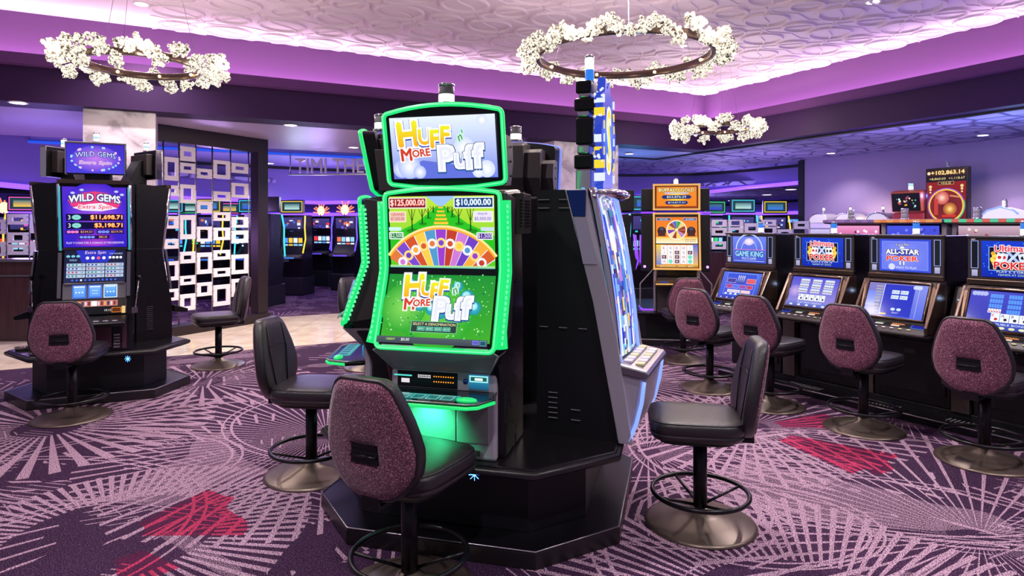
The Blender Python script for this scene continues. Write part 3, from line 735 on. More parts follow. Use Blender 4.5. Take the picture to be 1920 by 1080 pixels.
for (x, y, fx, fy, l) in (
    (1.31 - .205, 3.76, -.98, .18, 'black leather stool turned side-on to the viewer, right of the centre machine stand'),
    (-1.41, 4.50, .99, -.10, 'black leather stool with its leather front in view, left of the green-lit machine'),
    (-4.0, 5.82, -.30, .95, 'stool with burgundy back in front of the violet left slot machine'),
    (-3.66, 7.98, -.82, -.57, 'leather stool behind the left machine stand, in front of the white screen panels'),
    (2.12, 6.86, .75, .66, 'stool at the first poker machine from the left, thin burgundy back beside the gold-framed machine'),
    (2.50, 6.20, .80, .60, 'stool at the second poker machine from the left, partly behind the side-on stool'),
    (3.02, 5.50, .80, .60, 'stool at the blue poker machine with the all-star title'),
    (3.50, 4.74, .80, .60, 'rightmost and nearest stool of the poker row'),
    (2.22, 8.30, .05, 1, 'dark brown backed stool in front of the gold-framed machine'),
    (-1.76, 7.9, .9, -.4, 'stool mostly hidden behind the green light strips of the centre stand')):
    dup(st0, (x, y, 0), face(fx, fy), l)

# ================================================================== machine stands
def stand(name, label, loc, rz, n, L, c, group='black machine stands', inset=.20, top=.50):
    """n long sides of length L with corner cuts of length c; first long side faces local -y"""
    t = thing(name, label, 'stand', loc, rz, group)
    ext = PI - 2 * PI / n
    # side length of the full polygon
    cut = c / (2 * math.sin(ext / 2)) if n == 4 else c
    S_ = L + 2 * cut; inr = S_ / (2 * math.tan(PI / n))
    def poly(grow):
        P = []; r = (inr + grow); half = L / 2 + grow * math.tan(PI / n / 2)
        for k in range(n):
            a = 2 * PI * k / n
            for sx in (-half, half): P.append((sx * math.cos(a) + r * math.sin(a), sx * math.sin(a) - r * math.cos(a)))
        return P
    m = MB(); m.prism(poly(0), 0, .085, PLIN); m.prism(poly(-.008), .085, .092, BLKMET); pl = m.build('plinth', t, .004)
    m = MB(); pp = [(x, y, .092) for x, y in poly(-.004)]
    m.tube(pp, .005, STEEL, 6, True); m.build('edge_trim', pl)
    m = MB(); m.prism(poly(-inset), .092, top - .06, BLKM); m.build('base_cabinet', t, .003)
    m = MB(); m.prism(poly(-.02), top - .06, top, BLKT); ct = m.build('countertop', t, .012)
    m = MB(); m.tube([(x, y, top - .03) for x, y in poly(-.016)], .022, PLIN, 8, True); m.build('edge_moulding', ct)
    return t, inr

RZC = math.atan2(-.25, .968); CC = (-.164, 4.26)
stand('machine_stand', 'octagonal black stand in the middle carrying four machines', (CC[0], CC[1], 0), RZC, 4, 1.06, .55)
RZL = R(24.5); CL = (-4.36, 6.84)
stand('machine_stand', 'six-sided black stand at the left carrying three machines', (CL[0], CL[1], 0), RZL, 3, 1.06, .60)
def at(cen, rz, lx, ly): return (cen[0] + lx * math.cos(rz) - ly * math.sin(rz), cen[1] + lx * math.sin(rz) + ly * math.cos(rz))

# ================================================================== beacon
def beacon(parent, x, y, z, r=.045, h=.115, cols=('w',), chrome_cap=True):
    m = MB(); m.lathe([(r * 1.15, 0), (r * 1.15, .012), (r, .014)], CHROME, 20, at=(x, y, z)); b = m.build('beacon_base', parent)
    k = h / len(cols); zz = z + .014
    cm = {'w': emi('beacon_white', (255, 250, 255), 1.3), 'b': emi('beacon_blue', (40, 120, 220), 1.0), 'c': emi('beacon_clear', (190, 235, 240), .8), 'g': pbr('beacon_grey', (150, 145, 150), .2, .3)}
    for c in cols:
        m = MB(); m.lathe([(r * .92, 0), (r * .95, .006), (r * .95, k - .006), (r * .92, k - .002)], cm[c], 20, at=(x, y, zz)); m.build('beacon_lamp', b); zz += k
    m = MB(); m.lathe([(r, 0), (r, .010), (r * .6, .018)], CHROME, 20, at=(x, y, zz)); m.build('beacon_cap', b)

GREEN = emi('green_led', (20, 214, 110), 1.05, True); GREENH = emi('green_led_core', (110, 245, 170), 1.0, False)

# ================================================================== machine with the green light frame
def arch(w, z0, z1, rise, yb, yt, cr=.03, n=10, drop=0.):
    """closed outline: bottom z0, top z1 + rise in the middle; leaning from yb to yt"""
    P = []; hw = w / 2
    def Y(z): return yb + (yt - yb) * (z - z0) / (z1 - z0)
    for i in range(5): a = PI + (PI / 2) * i / 4; P.append((-hw + cr + cr * math.cos(a), z0 + cr + cr * math.sin(a)))
    if drop: P += [(-hw * .5, z0 - drop * .75), (0, z0 - drop), (hw * .5, z0 - drop * .75)]
    for i in range(5): a = -PI / 2 + (PI / 2) * i / 4; P.append((hw - cr + cr * math.cos(a), z0 + cr + cr * math.sin(a)))
    for i in range(5): a = (PI / 2) * i / 4; P.append((hw - cr + cr * math.cos(a), z1 - cr + cr * math.sin(a)))
    for i in range(1, n): u = 1 - 2 * i / n; P.append((u * (hw - cr), z1 + rise * (1 - u * u)))
    for i in range(5): a = PI / 2 + (PI / 2) * i / 4; P.append((-hw + cr + cr * math.cos(a), z1 - cr + cr * math.sin(a)))
    return [(x, Y(z), z) for x, z in P]
def logo(c, u, v, k, dark=False):
    """the game title: brick letters, red word, cloud letters"""
    BL = (30, 60, 160)
    def brick(t, uu, vv, hh, rot):
        c.text(t, u + uu * k, v + vv * k - .014, hh * k, BL, ol=BL, ow=.15, rot=rot); c.text(t, u + uu * k, v + vv * k, hh * k, (240, 170, 30), ol=(255, 255, 255), ow=.13, rot=rot, c2=(232, 232, 40), bold=.055)
    if dark:
        for (a, b, r) in ((-.34, .24, .035), (-.40, .12, .03), (.22, .20, .045), (.34, .02, .06), (.44, -.16, .055), (.10, -.04, .04), (-.06, -.2, .05), (-.20, -.16, .04), (.05, -.22, .07), (.30, -.2, .08)):
            c.disc(u + a * k, v + b * k, r * k * .85, (70, 190, 200), 16, edge=(30, 140, 160)); c.disc(u + a * k - .01 * k, v + b * k + .03 * k, r * k * .5, (210, 245, 250), 14, edge=(110, 215, 220))
    brick('H', -.30, .20, .38, .06); brick('U', -.135, .15, .24, .0); brick('F', -.035, .11, .27, .0); brick('F', .065, .17, .26, -.04)
    c.text("n'", u + .21 * k, v + .15 * k, .13 * k, (60, 110, 40), ol=(190, 235, 215), ow=.2, rot=.55, shear=.3)
    c.text('M', u - .32 * k, v - .13 * k, .19 * k, (205, 62, 44), ol=(255, 240, 235), ow=.16, rot=.05, bold=.05); c.text('ORE', u - .175 * k, v - .105 * k, .115 * k, (205, 62, 44), ol=(255, 240, 235), ow=.18, rot=.08, bold=.05)
    for (t, a, b, h_) in (('P', .065, -.20, .36), ('u', .20, -.25, .22), ('f', .29, -.19, .34), ('f', .37, -.17, .34)):
        c.text(t, u + a * k, v + (b - .015) * k, h_ * k, (40, 90, 160), ol=(40, 90, 160), ow=.15); c.text(t, u + a * k, v + b * k, h_ * k, (225, 228, 240), ol=(40, 60, 90), ow=.135)
        c.text(t, u + a * k, v + b * k, h_ * k, (225, 228, 240), ol=(238, 240, 250), ow=.115)

def green_machine(label, loc, rz, art=True):
    t = thing('video_slot_machine', label, 'slot machine', loc, rz, 'green-lit video slot machines')
    B = .50
    # body side profile (y into the machine, z)
    m = MB(); m.prism([(.05, B), (.05, .86), (-.02, 1.02), (-.09, 1.10), (.05, 1.5), (.03, 1.93), (.42, 1.96), (.48, 1.3), (.48, B)], -.335, .335, BLK, 'x'); m.build('cabinet_body', t, .02)
    m = MB()
    for s_ in (-1, 1): m.prism([(-.10, 1.12), (.03, 1.5), (.01, 1.92), (.20, 1.90), (.16, 1.5), (.10, 1.15)], s_ * .345 - .012, s_ * .345 + .012, CHAR, 'x'); m.cut()
    m.build_each('side_fairing', t, .005)
    # lower part of the screen frame: grey-silver cheeks and door
    m = MB(); m.box(-.30, .0, B, .30, .05, .96, SILV); m.build('front_shell', t, .015)
    m = MB(); m.box(-.245, -.008, B + .07, .075, 0, .86, SILVD); m.box(-.19, -.011, .80, -.06, -.008, .83, CHAR)
    for i in range(7):
        for j in range(4): m.box(-.225 + j * .012, -.0095, .66 + i * .012, -.218 + j * .012, -.008, .667 + i * .012, CHAR)
    m.build('lower_door', t, .004)
    m = MB(); m.box(.085, -.008, B + .09, .262, 0, .86, SILVD); m.build('cash_door', t, .004)
    m = MB(); m.box(.15, -.012, B + .025, .215, -.004, B + .055, CHAR); m.ball((.175, -.012, B + .04), .010, CHROME, 8); m.build('lock_plate', t, .003)
    # slanted apron under the screens
    m = MB(); m.add([(-.345, -.125, 1.085), (-.29, -.13, 1.115), (.29, -.13, 1.115), (.345, -.125, 1.085), (.27, -.02, .965), (-.27, -.02, .965), (-.345, .05, 1.085), (.345, .05, 1.085), (.27, .05, .965), (-.27, .05, .965)],
                    [(0, 5, 4, 3, 2, 1), (0, 6, 9, 5), (3, 4, 8, 7), (5, 9, 8, 4)], SILVD)
    m.tube([(-.345, -.127, 1.087), (-.29, -.132, 1.117), (.29, -.132, 1.117), (.345, -.127, 1.087), (.27, -.022, .965), (-.27, -.022, .965)], .004, SILV, 5, True)
    m.add([(-.04, -.09, 1.055), (.04, -.09, 1.055), (.04, -.067, 1.03), (-.04, -.067, 1.03)], [(0, 3, 2, 1)], CHAR)
    m.build('apron', t)
    # bill / ticket panel
    m = MB(); m.box(-.265, -.012, .87, .265, .02, .965, SILV); m.box(-.255, -.016, .875, .09, -.010, .96, BLK)
    OR = emi('orange_dots', (255, 150, 40), 1.4); WT = emi('white_print', (225, 220, 225), .9); CY = emi('cyan_print', (90, 220, 210), .9)
    for j in range(2):
        for i in range(9): m.box(-.045 + i * .0135, -.019, .905 + j * .028, -.039 + i * .0135, -.016, .911 + j * .028, OR)
        for i in range(8): m.box(-.135 + i * .0095, -.018, .925 + j * .010, -.1285 + i * .0095, -.016, .932 + j * .010, WT)
    m.box(-.275, -.018, .93, -.17, -.016, .938, CY); m.box(-.232, -.018, .895, -.184, -.016, .918, WT)
    m.build('bill_panel', t, .002)
    m = MB(); m.lathe([(.014, 0), (.014, .004)], pbr('blue_badge', (40, 70, 160), .3), 16); bb = m.build('round_badge', t, loc=(.135, -.013, .92)); bb.rotation_euler = (PI / 2, 0, 0)
    m = MB(); c = Cv(.11, .075, -.02, .882, -.02, .957, .155 - .0, m); c.rect(0, 0, 1, 1, (24, 84, 120), (40, 150, 190)); c.bord(.04, .5, .96, .95, .006, (170, 245, 240), (20, 90, 90)); c.rect(.3, .62, .7, .8, (230, 255, 250)); m.build('ticket_slot', t)
    # button deck
    D = [(-.30, .0), (.30, .0), (.325, -.12), (.27, -.235), (.22, -.26), (-.22, -.26), (-.27, -.235), (-.325, -.12)]
    m = MB(); m.prism(D, .835, .862, BLK); dk = m.build('button_deck', t, .008)
    m = MB(); m.prism([(x * .97, y * .96) for x, y in D], .861, .868, pbr('deck_glass', (16, 40, 44), .06, .2, .8)); m.build('deck_glass', dk, .002)
    m = MB(); m.tube([(x, y, .866) for x, y in D[1:] + D[:1]][:-1], .005, STEEL, 6); m.build('deck_rim', dk)
    m = MB(); m.tube([(x * 1.0, y * 1.0 - .002, .848) for x, y in D[2:]], .009, GREEN, 8); m.build('deck_light', dk)
    m = MB(); m.lathe([(.042, 0), (.040, .008), (.03, .012)], GREEN, 24, at=(0, 0, 0)); sb = m.build('spin_button', dk, loc=(.20, -.19, .868)); sb.scale = (1.3, .7, 1)
    m = MB(); c = Cv(.42, .10, -.225, .8695, -.10, .8705, -.27, m); c.rect(0, 0, 1, 1, (20, 74, 76), (58, 150, 146))
    for i in range(5): c.bord(.03 + i * .19, .15, .18 + i * .19, .85, .004, (110, 220, 205), (30, 110, 110))
    m.build('touch_panel', dk)
    m = MB(); m.box(-.20, -.10, .812, .12, -.04, .836, CHAR); m.ball((.0, -.08, .812), .012, CHROME, 8); m.build('deck_underside_lock', dk)
    sp_ = spot('deck_glow_lamp', (-.06, -.15, .80), 16, (.05, 1, .35), 100, .6, (R(48), 0, 0)); sp_.parent = t
    # screens
    zs = [(1.125, -.135, 1.50, -.002), (1.52, -.002, 1.905, -.028)]
    m = MB(); P = arch(.655, 1.105, 1.925, .02, -.140, .058, .03)
    def bend(p):   # the screen wall is curved: follow the two slopes
        x, y, z = p
        yy = -.140 + (z - 1.105) / .395 * .14 if z < 1.5 else (z - 1.5) / .43 * -.028
        return (x, yy, z)
    P = [bend(p) for p in P]
    lo = [p for p in P if p[2] < 1.49]; lo = [p for p in lo if p[0] > 0 ] and [(-.3275, 0, 1.5), *[(x, 0, z) for x, y, z in P if z < 1.3], (.3275, 0, 1.5)]
    hi = [(.3275, 0, 1.5), *[(x, 0, z) for x, y, z in P if z > 1.6], (-.3275, 0, 1.5)]
    for G in (lo, hi): m.add([(a[0], a[1] + .010, a[2]) for a in map(bend, G)], [tuple(range(len(G)))], BLK)
    m.build('screen_glass', t)
    Q = []
    for i in range(len(P)):
        a, b = Vector(P[i]), Vector(P[(i + 1) % len(P)]); k = max(1, int((b - a).length / .06))
        for j in range(k): Q.append(bend(tuple(a + (b - a) * (j / k))))
    m = MB(); m.tube(Q, .013, GREEN, 8, True); m.tube([(x, y - .010, z) for x, y, z in Q], .0045, GREENH, 5, True); m.build('screen_light_frame', t)
    for s_ in (-1, 1):
        m = MB()
        strip = [bend((s_ * (.352 + (.012 if z < 1.2 else 0)), 0, z)) for z in (1.12, 1.2, 1.3, 1.4, 1.5, 1.6, 1.7, 1.8, 1.88)]
        m.tube([(x, y + .02, z) for x, y, z in strip], .012, GREEN, 6, False, .03)
        for k in range(26):
            z = 1.14 + k * .028; p = bend((s_ * .366, 0, z)); m.box(p[0] - .003, p[1] + .0, z, p[0] + .003, p[1] + .045, z + .016, GREENH)
        m.build('side_light_strip', t)
    # lower screen art
    m = MB(); z0, y0, z1, y1 = zs[0]; c = Cv(.605, math.hypot(z1 - z0, y1 - y0), y0 - .003, z0, y1 - .003, z1, mb=m)
    c.rect(0, .06, 1, 1, (60, 170, 40), (20, 140, 50)); c.rect(0, .06, .5, .55, (110, 205, 70), (60, 180, 60)) if False else None
    rnd = random.Random(3)
    c.disc(.5, .42, .2, (110, 205, 60), 24, edge=(42, 165, 45)); c.disc(.18, .5, .13, (130, 215, 90), 20, edge=(44, 166, 50))
    for k in range(150):
        a, b = rnd.random(), .08 + rnd.random() * .9; q = rnd.random()
        c.disc(a, b, .0022 + rnd.random() * .003, (150, 235, 130) if q < .6 else ((210, 250, 220) if q < .8 else (20, 90, 90)), 6)
    logo(c, .50, .63, .78, True)
    c.bord(.30, .15, .72, .30, .003, (120, 200, 150), (40, 62, 56)); c.text('SELECT A DENOMINATION', .51, .262, .034, (250, 240, 180)); 
    for i, s_ in enumerate(('$0.01', '$0.02', '$0.05', '$0.10')): c.bord(.36 + i * .078, .175, .43 + i * .078, .228, .002, (120, 230, 190), (60, 150, 130)); c.text(s_, .395 + i * .078, .20, .026, (220, 255, 240))
    c.rect(0, 0, 1, .085, (60, 66, 78), (80, 92, 100)); c.text('CREDIT', .13, .05, .026, (200, 255, 120)); c.text('$0.00', .265, .048, .042, (245, 245, 245)); c.bord(.87, .02, .925, .075, .003, (130, 130, 220), (90, 90, 200)); c.bord(.935, .01, .99, .075, .003, (90, 160, 180), (30, 80, 100))
    m.build('lower_screen', t)
    m = MB(); z0, y0, z1, y1 = zs[1]; c = Cv(.595, math.hypot(z1 - z0, y1 - y0), y0 - .003, z0, y1 - .003, z1 - .02, mb=m)
    c.rect(0, 0, 1, 1, (70, 200, 30), (190, 225, 60)); c.quad([(.36, 1), (.64, 1), (.52, .86), (.48, .86)], (150, 190, 240))
    c.quad([(0, .45), (.25, .62), (.47, .86), (.53, .86), (.75, .62), (1, .45), (1, .2), (0, .2)], (40, 190, 30))
    for i in range(7): q = .5 + i * .055; w_ = .09 - i * .011; c.rect(.5 - w_, q, .5 + w_, q + .042 - i * .003, (250, 215, 60), (230, 170, 40))
    for (a, b, h_) in ((.22, .52, .30), (.32, .62, .2), (.38, .70, .13), (.78, .52, .30), (.67, .62, .2), (.61, .72, .13), (.43, .78, .08), (.57, .78, .08)):
        c.disc(a + .005, b - .005, .03 * h_ * 4, (24, 140, 20), 12, sy=.35); c.quad([(a - .006, b), (a + .006, b), (a + .004, b + h_), (a - .004, b + h_)], (20, 60, 10))
        c.quad([(a, b + h_ * .45), (a + .03, b + h_), (a + .036, b + h_), (a + .002, b + h_ * .4)], (20, 70, 12)); c.quad([(a, b + h_ * .45), (a - .03, b + h_), (a - .036, b + h_), (a - .002, b + h_ * .4)], (20, 70, 12))
    # prize wheel: coloured wedges inside a gold rim
    wu, wv = .5, -.62; Rw = .62 * .6
    c2 = c
    cx_, cy_ = .5, -.40; RO = .362; 
    c.sect(cx_, cy_, RO - .0, RO + .018, .62, PI - .62, (245, 170, 40), 28); c.sect(cx_, cy_, RO + .010, RO + .022, .62, PI - .62, (255, 225, 150), 28)
    cols = [(210, 90, 40), (240, 170, 60), (110, 60, 190), (200, 120, 210), (190, 60, 40), (150, 60, 200), (80, 150, 200), (245, 200, 70), (205, 80, 40), (120, 70, 200), (220, 120, 60)]
    a0 = .60; da = (PI - 1.2) / 11
    for i in range(11):
        c.sect(cx_, cy_, .16, RO, a0 + i * da, a0 + (i + 1) * da, cols[i], 5); c.sect(cx_, cy_, .16, RO, a0 + i * da - .006, a0 + i * da + .006, (240, 235, 250), 1)
        mid_ = a0 + (i + .5) * da; uu = cx_ + math.cos(mid_) * .29 / c.w; vv = cy_ + math.sin(mid_) * .29 / c.h
        c.disc(uu, vv, .028, (250, 215, 120) if i % 2 else (235, 235, 250), 12); c.disc(uu, vv, .016, cols[(i + 4) % 11], 8)
    c.rect(-.02, -.2, 1.02, -.0, (8, 14, 16)); c.rect(0, 0, 1, .035, (90, 190, 190), (190, 230, 120))
    c.bord(.0, .83, .37, .985, .006, (235, 225, 215), (120, 20, 40)); c.text('$125,000.00', .185, .908, .095, (255, 215, 205), w=.33, ol=(200, 60, 50), ow=.09, bold=.03)
    c.bord(.63, .83, 1.0, .985, .006, (225, 235, 245), (20, 60, 110)); c.text('$10,000.00', .815, .908, .095, (240, 250, 255), w=.32, ol=(60, 110, 170), ow=.08, bold=.03)
    c.bord(.005, .64, .17, .79, .004, (250, 240, 200), (235, 190, 180)); c.text('GRAND', .09, .75, .04, (180, 60, 40)); c.text('$7,500.00', .088, .685, .05, (170, 40, 60), w=.13)
    c.bord(.81, .64, .995, .79, .004, (240, 245, 220), (230, 220, 245)); c.text('MAJOR', .90, .75, .04, (60, 70, 150)); c.text('$5,000.00', .90, .685, .05, (60, 60, 140), w=.15)
    c.bord(.0, .40, .14, .50, .005, (240, 250, 240), (20, 120, 60)); c.text('$2,500', .07, .45, .065, (235, 255, 235), w=.12); c.rect(.0, .52, .12, .57, (200, 235, 240))
    c.bord(.84, .40, .99, .50, .005, (240, 240, 250), (80, 50, 140)); c.text('$1,500', .915, .45, .065, (240, 235, 255), w=.13); c.rect(.88, .52, 1, .57, (200, 215, 245))
    m.build('upper_screen', t)
    m = MB(); m.box(-.31, -.012, 1.499, .31, .002, 1.519, BLK); m.build('screen_divider', t, .003)
    # topper
    tp = [(1.985, .085), (2.375, -.055)]
    m = MB(); P = arch(.675, 1.975, 2.36, .035, .055, -.025, .03, drop=.022); n = len(P)
    v = [(x, y + .006, z) for x, y, z in P] + [(x * .93, y + .09, z) for x, y, z in P]
    m.add(v, [tuple(range(n)), tuple(range(2 * n - 1, n - 1, -1))] + [(i, n + i, n + (i + 1) % n, (i + 1) % n) for i in range(n)], BLK); tpo = m.build('topper', t)
    m = MB(); m.tube([(x, y + .002, z) for x, y, z in P], .013, GREEN, 8, True); m.tube([(x, y - .009, z) for x, y, z in P], .0045, GREENH, 5, True); m.build('topper_light_frame', tpo)
    m = MB(); c = Cv(.60, .335, .040, 2.005, -.028, 2.33, mb=m)
    c.rect(0, 0, 1, 1, (110, 130, 225), (225, 236, 252)); c.quad([(0, 0), (1, 0), (1, .0), (.6, .22), (.3, .3), (.0, .1)], (96, 112, 215))
    for (a, b, r, q) in ((.08, .10, .07, 0), (.16, .14, .09, 0), (.26, .05, .07, 0), (.0, .25, .05, 0), (.9, .08, .09, 1), (.98, .25, .10, 1), (.82, .04, .06, 1), (.88, .85, .10, 1), (.70, .42, .06, 1), (.62, .93, .07, 1), (.1, .9, .08, 1)):
        if 0 < a < .95: c.disc(a, b + .06, min(r, .9 * (1 - a) * c.w, a * c.w + .0, (1 - b - .06) * c.h, (b + .06) * c.h), (246, 248, 255), 18, edge=(170, 186, 240) if q == 0 else (205, 216, 248))
    logo(c, .47, .53, 1.0)
    m.build('topper_screen', tpo)
    m = MB(); m.box(-.14, .12, 1.94, .14, .30, 2.0, BLK); m.box(-.10, .10, 1.92, .10, .24, 2.2, CHAR); m.build('topper_neck', t, .01)
    # ribbed rear housing of the topper: a fan of three rounded plates
    m = MB()
    for (x0, x1, zt, y0, y1) in ((-.12, .12, 2.37, .06, .26), (-.24, .24, 2.32, .08, .22), (-.33, .33, 2.24, .05, .17)):
        m.prism([(y0 + .05, 1.97), (y1 + .03, 1.97), (y1 + .08, 2.1), (y1 + .06, zt - .03), (y1, zt), (y0 + .03 - (zt - 2.2) * .3, zt)], x0, x1, CHAR, 'x')
    for s_ in (-1, 1):
        for k in range(3): m.ball((s_ * .336, .17, 2.02 + k * .08), .007, BLK, 6)
    m.build('topper_housing', t, .03)
    m = MB(); m.box(.334, .24, 1.70, .39, .44, 1.93, CHAR)
    for k in range(9): m.box(.37, .236, 1.74 + k * .018, .385, .242, 1.75 + k * .018, BLK); m.box(.388, .27, 1.74 + k * .018, .393, .41, 1.75 + k * .018, BLK)
    m.build('vent_box', t, .008)
    beacon(t, .0, .06, 2.405, .046, .09, ('w', 'g'))
    return t
def put(cen, rz0, side, dist, n=4): return at(cen, rz0 + side * 2 * PI / n, 0, -dist), rz0 + side * 2 * PI / n
(lx, ly), lr = put(CC, RZC, 0, .84)
g0 = green_machine('video slot machine with green light frame and tall cloud-and-brick title, facing the viewer', (lx, ly, 0), lr)
(lx, ly), lr = put(CC, RZC, 3, .84)
dup(g0, (lx, ly, 0), R(-87), 'green-lit slot machine seen edge-on, facing left, behind the front machine')
(lx, ly), lr = put(CC, RZC, 2, .84)
gb = dup(g0, (lx, ly, 0), lr, 'slot machine facing away, ribbed grey topper back rising behind the front machine')
for o in [gb] + list(gb.children_recursive):
    if o.type == 'MESH' and 'light' in o.name:
        o.data = o.data.copy()
        for i in range(len(o.data.materials)): o.data.materials[i] = emi('pale_blue_led', (120, 140, 255), .9)
# ================================================================== side-on machine of the middle stand (faces right)
def slant_machine(label, loc, rz):
    t = thing('video_slot_machine', label, 'slot machine', loc, rz)
    B = .50
    prof = [(-.02, B), (.20, 1.96), (.51, 1.96), (.51, B)]
    m = MB(); m.prism(prof, -.33, .33, BLKM, 'x')
    # vents pressed into both side panels
    for sx in (-1, 1):
        def slot(y, z, w=.05):
            m.box(sx * .332 - .004, y, z, sx * .332 + .004, y + w, z + .004, SILVD); m.box(sx * .331 - .003, y, z - .010, sx * .331 + .003, y + w, z, BLK)
        for y in (.30, .43):
            for z in (1.90, 1.85): slot(y, z, .07)
        for y in (.20, .32, .44): slot(y, 1.14)
        for k in range(6): slot(.38, .60 + k * .03, .055)
        for z in (.66, .60): slot(.24, z, .055)
    m.build('cabinet_body', t)
    # silver front edge
    m = MB()
    for sx in (-1, 1):
        m.prism([(-.07, B), (.02, 1.10), (.20, 1.96), (.33, 1.96), (.16, 1.30), (.01, B)], sx * .334 - .012, sx * .334 + .012, SILV, 'x')
        m.prism([(.205, 1.80), (.20, 1.955), (.32, 1.955), (.28, 1.80)], sx * .342 - .010, sx * .342 + .010, pbr('blue_glass', (20, 50, 120), .08, .4), 'x')
        m.prism([(.13, 1.52), (.205, 1.80), (.28, 1.80), (.22, 1.52)], sx * .342 - .010, sx * .342 + .010, CHROME, 'x')
    m.box(-.345, .055, 1.095, .345, .09, 1.105, CHAR); m.build_lr('side_trim', t, .004)
    # curved bright screen wall, bulging to the player
    m = MB(); n = 14
    for sx in (-1, 1):
        P = []
        for i in range(n + 1):
            f = i / n; z = .95 + f * 1.02; y = -.045 + (z - .5) * .152 - .02 * math.sin(PI * f); P.append((sx * .30, y, z))
        m.tube(P, .022, CHROME, 8); m.tube([(x * .93, y - .012, z) for x, y, z in P], .012, emi('blue_white_led', (130, 160, 255), 1.1), 6)
        m.tube([(x * 1.06, y + .05, z) for x, y, z in P], .010, emi('cyan_tube', (60, 190, 220), .9), 6)
    m.build_lr('screen_edge_lights', t)
    m = MB(); rnd = random.Random(11); cols = [(40, 60, 200), (120, 180, 250), (226, 232, 250), (90, 80, 200), (150, 160, 190), (60, 60, 90), (60, 120, 200), (30, 34, 90)]; acc = [(240, 210, 70), (60, 160, 120), (200, 110, 60), (190, 120, 220)]
    v = []; f = []; cc = []; nu = 16; nr = 72
    for i in range(nr + 1):
        q = i / nr; z = .97 + q * .98; y = -.045 + (z - .5) * .152 - .025 * math.sin(PI * q)
        for j in range(nu + 1): v.append((-.27 + .54 * j / nu, y - .02 * math.sin(PI * j / nu), z))
    streak = [0] * nu
    for i in range(nr):
        for j in range(nu):
            if rnd.random() < .22 or i == 0: streak[j] = cols[rnd.randrange(8)] if rnd.random() < .84 else acc[rnd.randrange(4)]
            f.append((i * (nu + 1) + j, i * (nu + 1) + j + 1, (i + 1) * (nu + 1) + j + 1, (i + 1) * (nu + 1) + j)); cc.append(lin(streak[j]))
    m.add(v, f, glow(), True, cc); m.build('curved_screen', t)
    # chrome shoulder at the top
    m = MB(); m.ball((0, .14, 1.94), .30, CHROME, 16, (1.0, .40, .14)); m.build('chrome_shoulder', t)
    # topper: stacked chrome-and-black blocks at the back, jagged blue sign at the front
    m = MB(); 
    for (z0, z1, y0, y1, mt) in ((1.96, 2.10, .23, .33, CHROME), (2.10, 2.19, .22, .34, BLK), (2.19, 2.25, .24, .32, CHROME), (2.25, 2.42, .22, .33, BLK), (2.42, 2.46, .24, .32, CHROME), (2.46, 2.54, .20, .34, BLK), (2.54, 2.57, .23, .31, CHROME), (2.57, 2.65, .23, .33, BLK)):
        m.box(-.12, y0, z0, .12, y1, z1, mt)
    m.build('topper_column', t, .012)
    m = MB(); pts = [(-.27, 1.98), (-.20, 1.96), (.20, 1.96), (.27, 2.0), (.24, 2.12), (.31, 2.2), (.25, 2.28), (.33, 2.38), (.26, 2.46), (.28, 2.58), (.16, 2.56), (.10, 2.66), (-.02, 2.60), (-.12, 2.67), (-.18, 2.57), (-.29, 2.56), (-.26, 2.44), (-.32, 2.36), (-.25, 2.26), (-.30, 2.18), (-.24, 2.1)]
    v = [(x * .5, .15, z) for x, z in pts] + [(x * .5, .20, z) for x, z in pts]; n = len(pts)
    BLU = emi('sign_blue', (40, 70, 200), .8)
    m.add(v, [tuple(range(n)), tuple(range(2 * n - 1, n - 1, -1))] + [(i, n + i, n + (i + 1) % n, (i + 1) % n) for i in range(n)], BLU)
    sg = m.build('topper_sign', t)
    m = MB(); rnd = random.Random(4)
    for k in range(90):
        i = rnd.randrange(n); a = pts[i]; b = pts[(i + 1) % n]; q = rnd.random(); x = a[0] + (b[0] - a[0]) * q; z = a[1] + (b[1] - a[1]) * q
        m.ball((x * .5, .15 + rnd.random() * .05, z), .010, emi('sign_white', (225, 235, 255), .9) if k % 2 else BLU, 6)
    sbb = m.build('sign_bulbs', sg); sbb['kind'] = 'stuff'
    m = MB(); c = Cv(.22, .5, .145, 2.03, .145, 2.53, mb=m); c.disc(.5, .5, .2, (90, 150, 255), 24, edge=(40, 60, 200)); c.text('S', .5, .5, .8, (250, 220, 60), w=.5, ol=(240, 245, 255), ow=.04); c.quad([(.5, .05), (.62, .5), (.5, .95), (.40, .5)], (250, 225, 70)); m.build('sign_art', sg)
    # side of the sign seen from the front: lit edge
    m = MB()
    for sx in (-1, 1):
        for k in range(7): m.box(sx * .135 - .006, .14, 2.02 + k * .08, sx * .135 + .006, .205, 2.07 + k * .08, emi('sign_yellow', (240, 215, 50), .9) if k in (1, 2, 4, 5) else emi('sign_white', (225, 235, 255), .9))
    m.build_lr('sign_edge_lamps', sg)
    beacon(t, 0, .27, 2.65, .030, .15, ('b', 'w'))
    # silver belly and button deck
    m = MB(); m.prism([(-.04, B), (-.09, .62), (-.13, .84), (-.13, .90), (.08, .95), (.04, B)], -.33, .33, SILV, 'x'); m.build('belly_shell', t, .02)
    m = MB(); m.prism([(-.14, .87), (-.17, .90), (-.15, .925), (.06, .965), (.06, .90)], -.345, .345, STEEL, 'x'); dk = m.build('button_deck', t, .012)
    m = MB(); rnd = random.Random(5)
    for i in range(6):
        for j in range(2): m.box(-.26 + i * .09, -.12 + j * .07, .932 + j * .013, -.19 + i * .09, -.07 + j * .07, .948 + j * .013, WHITEP if (i + j) % 3 else pbr('cream_button', (220, 215, 160), .4))
    m.box(-.03, .02, .955, .03, .05, .985, BLK); m.build('deck_buttons', dk, .004)
    m = MB()
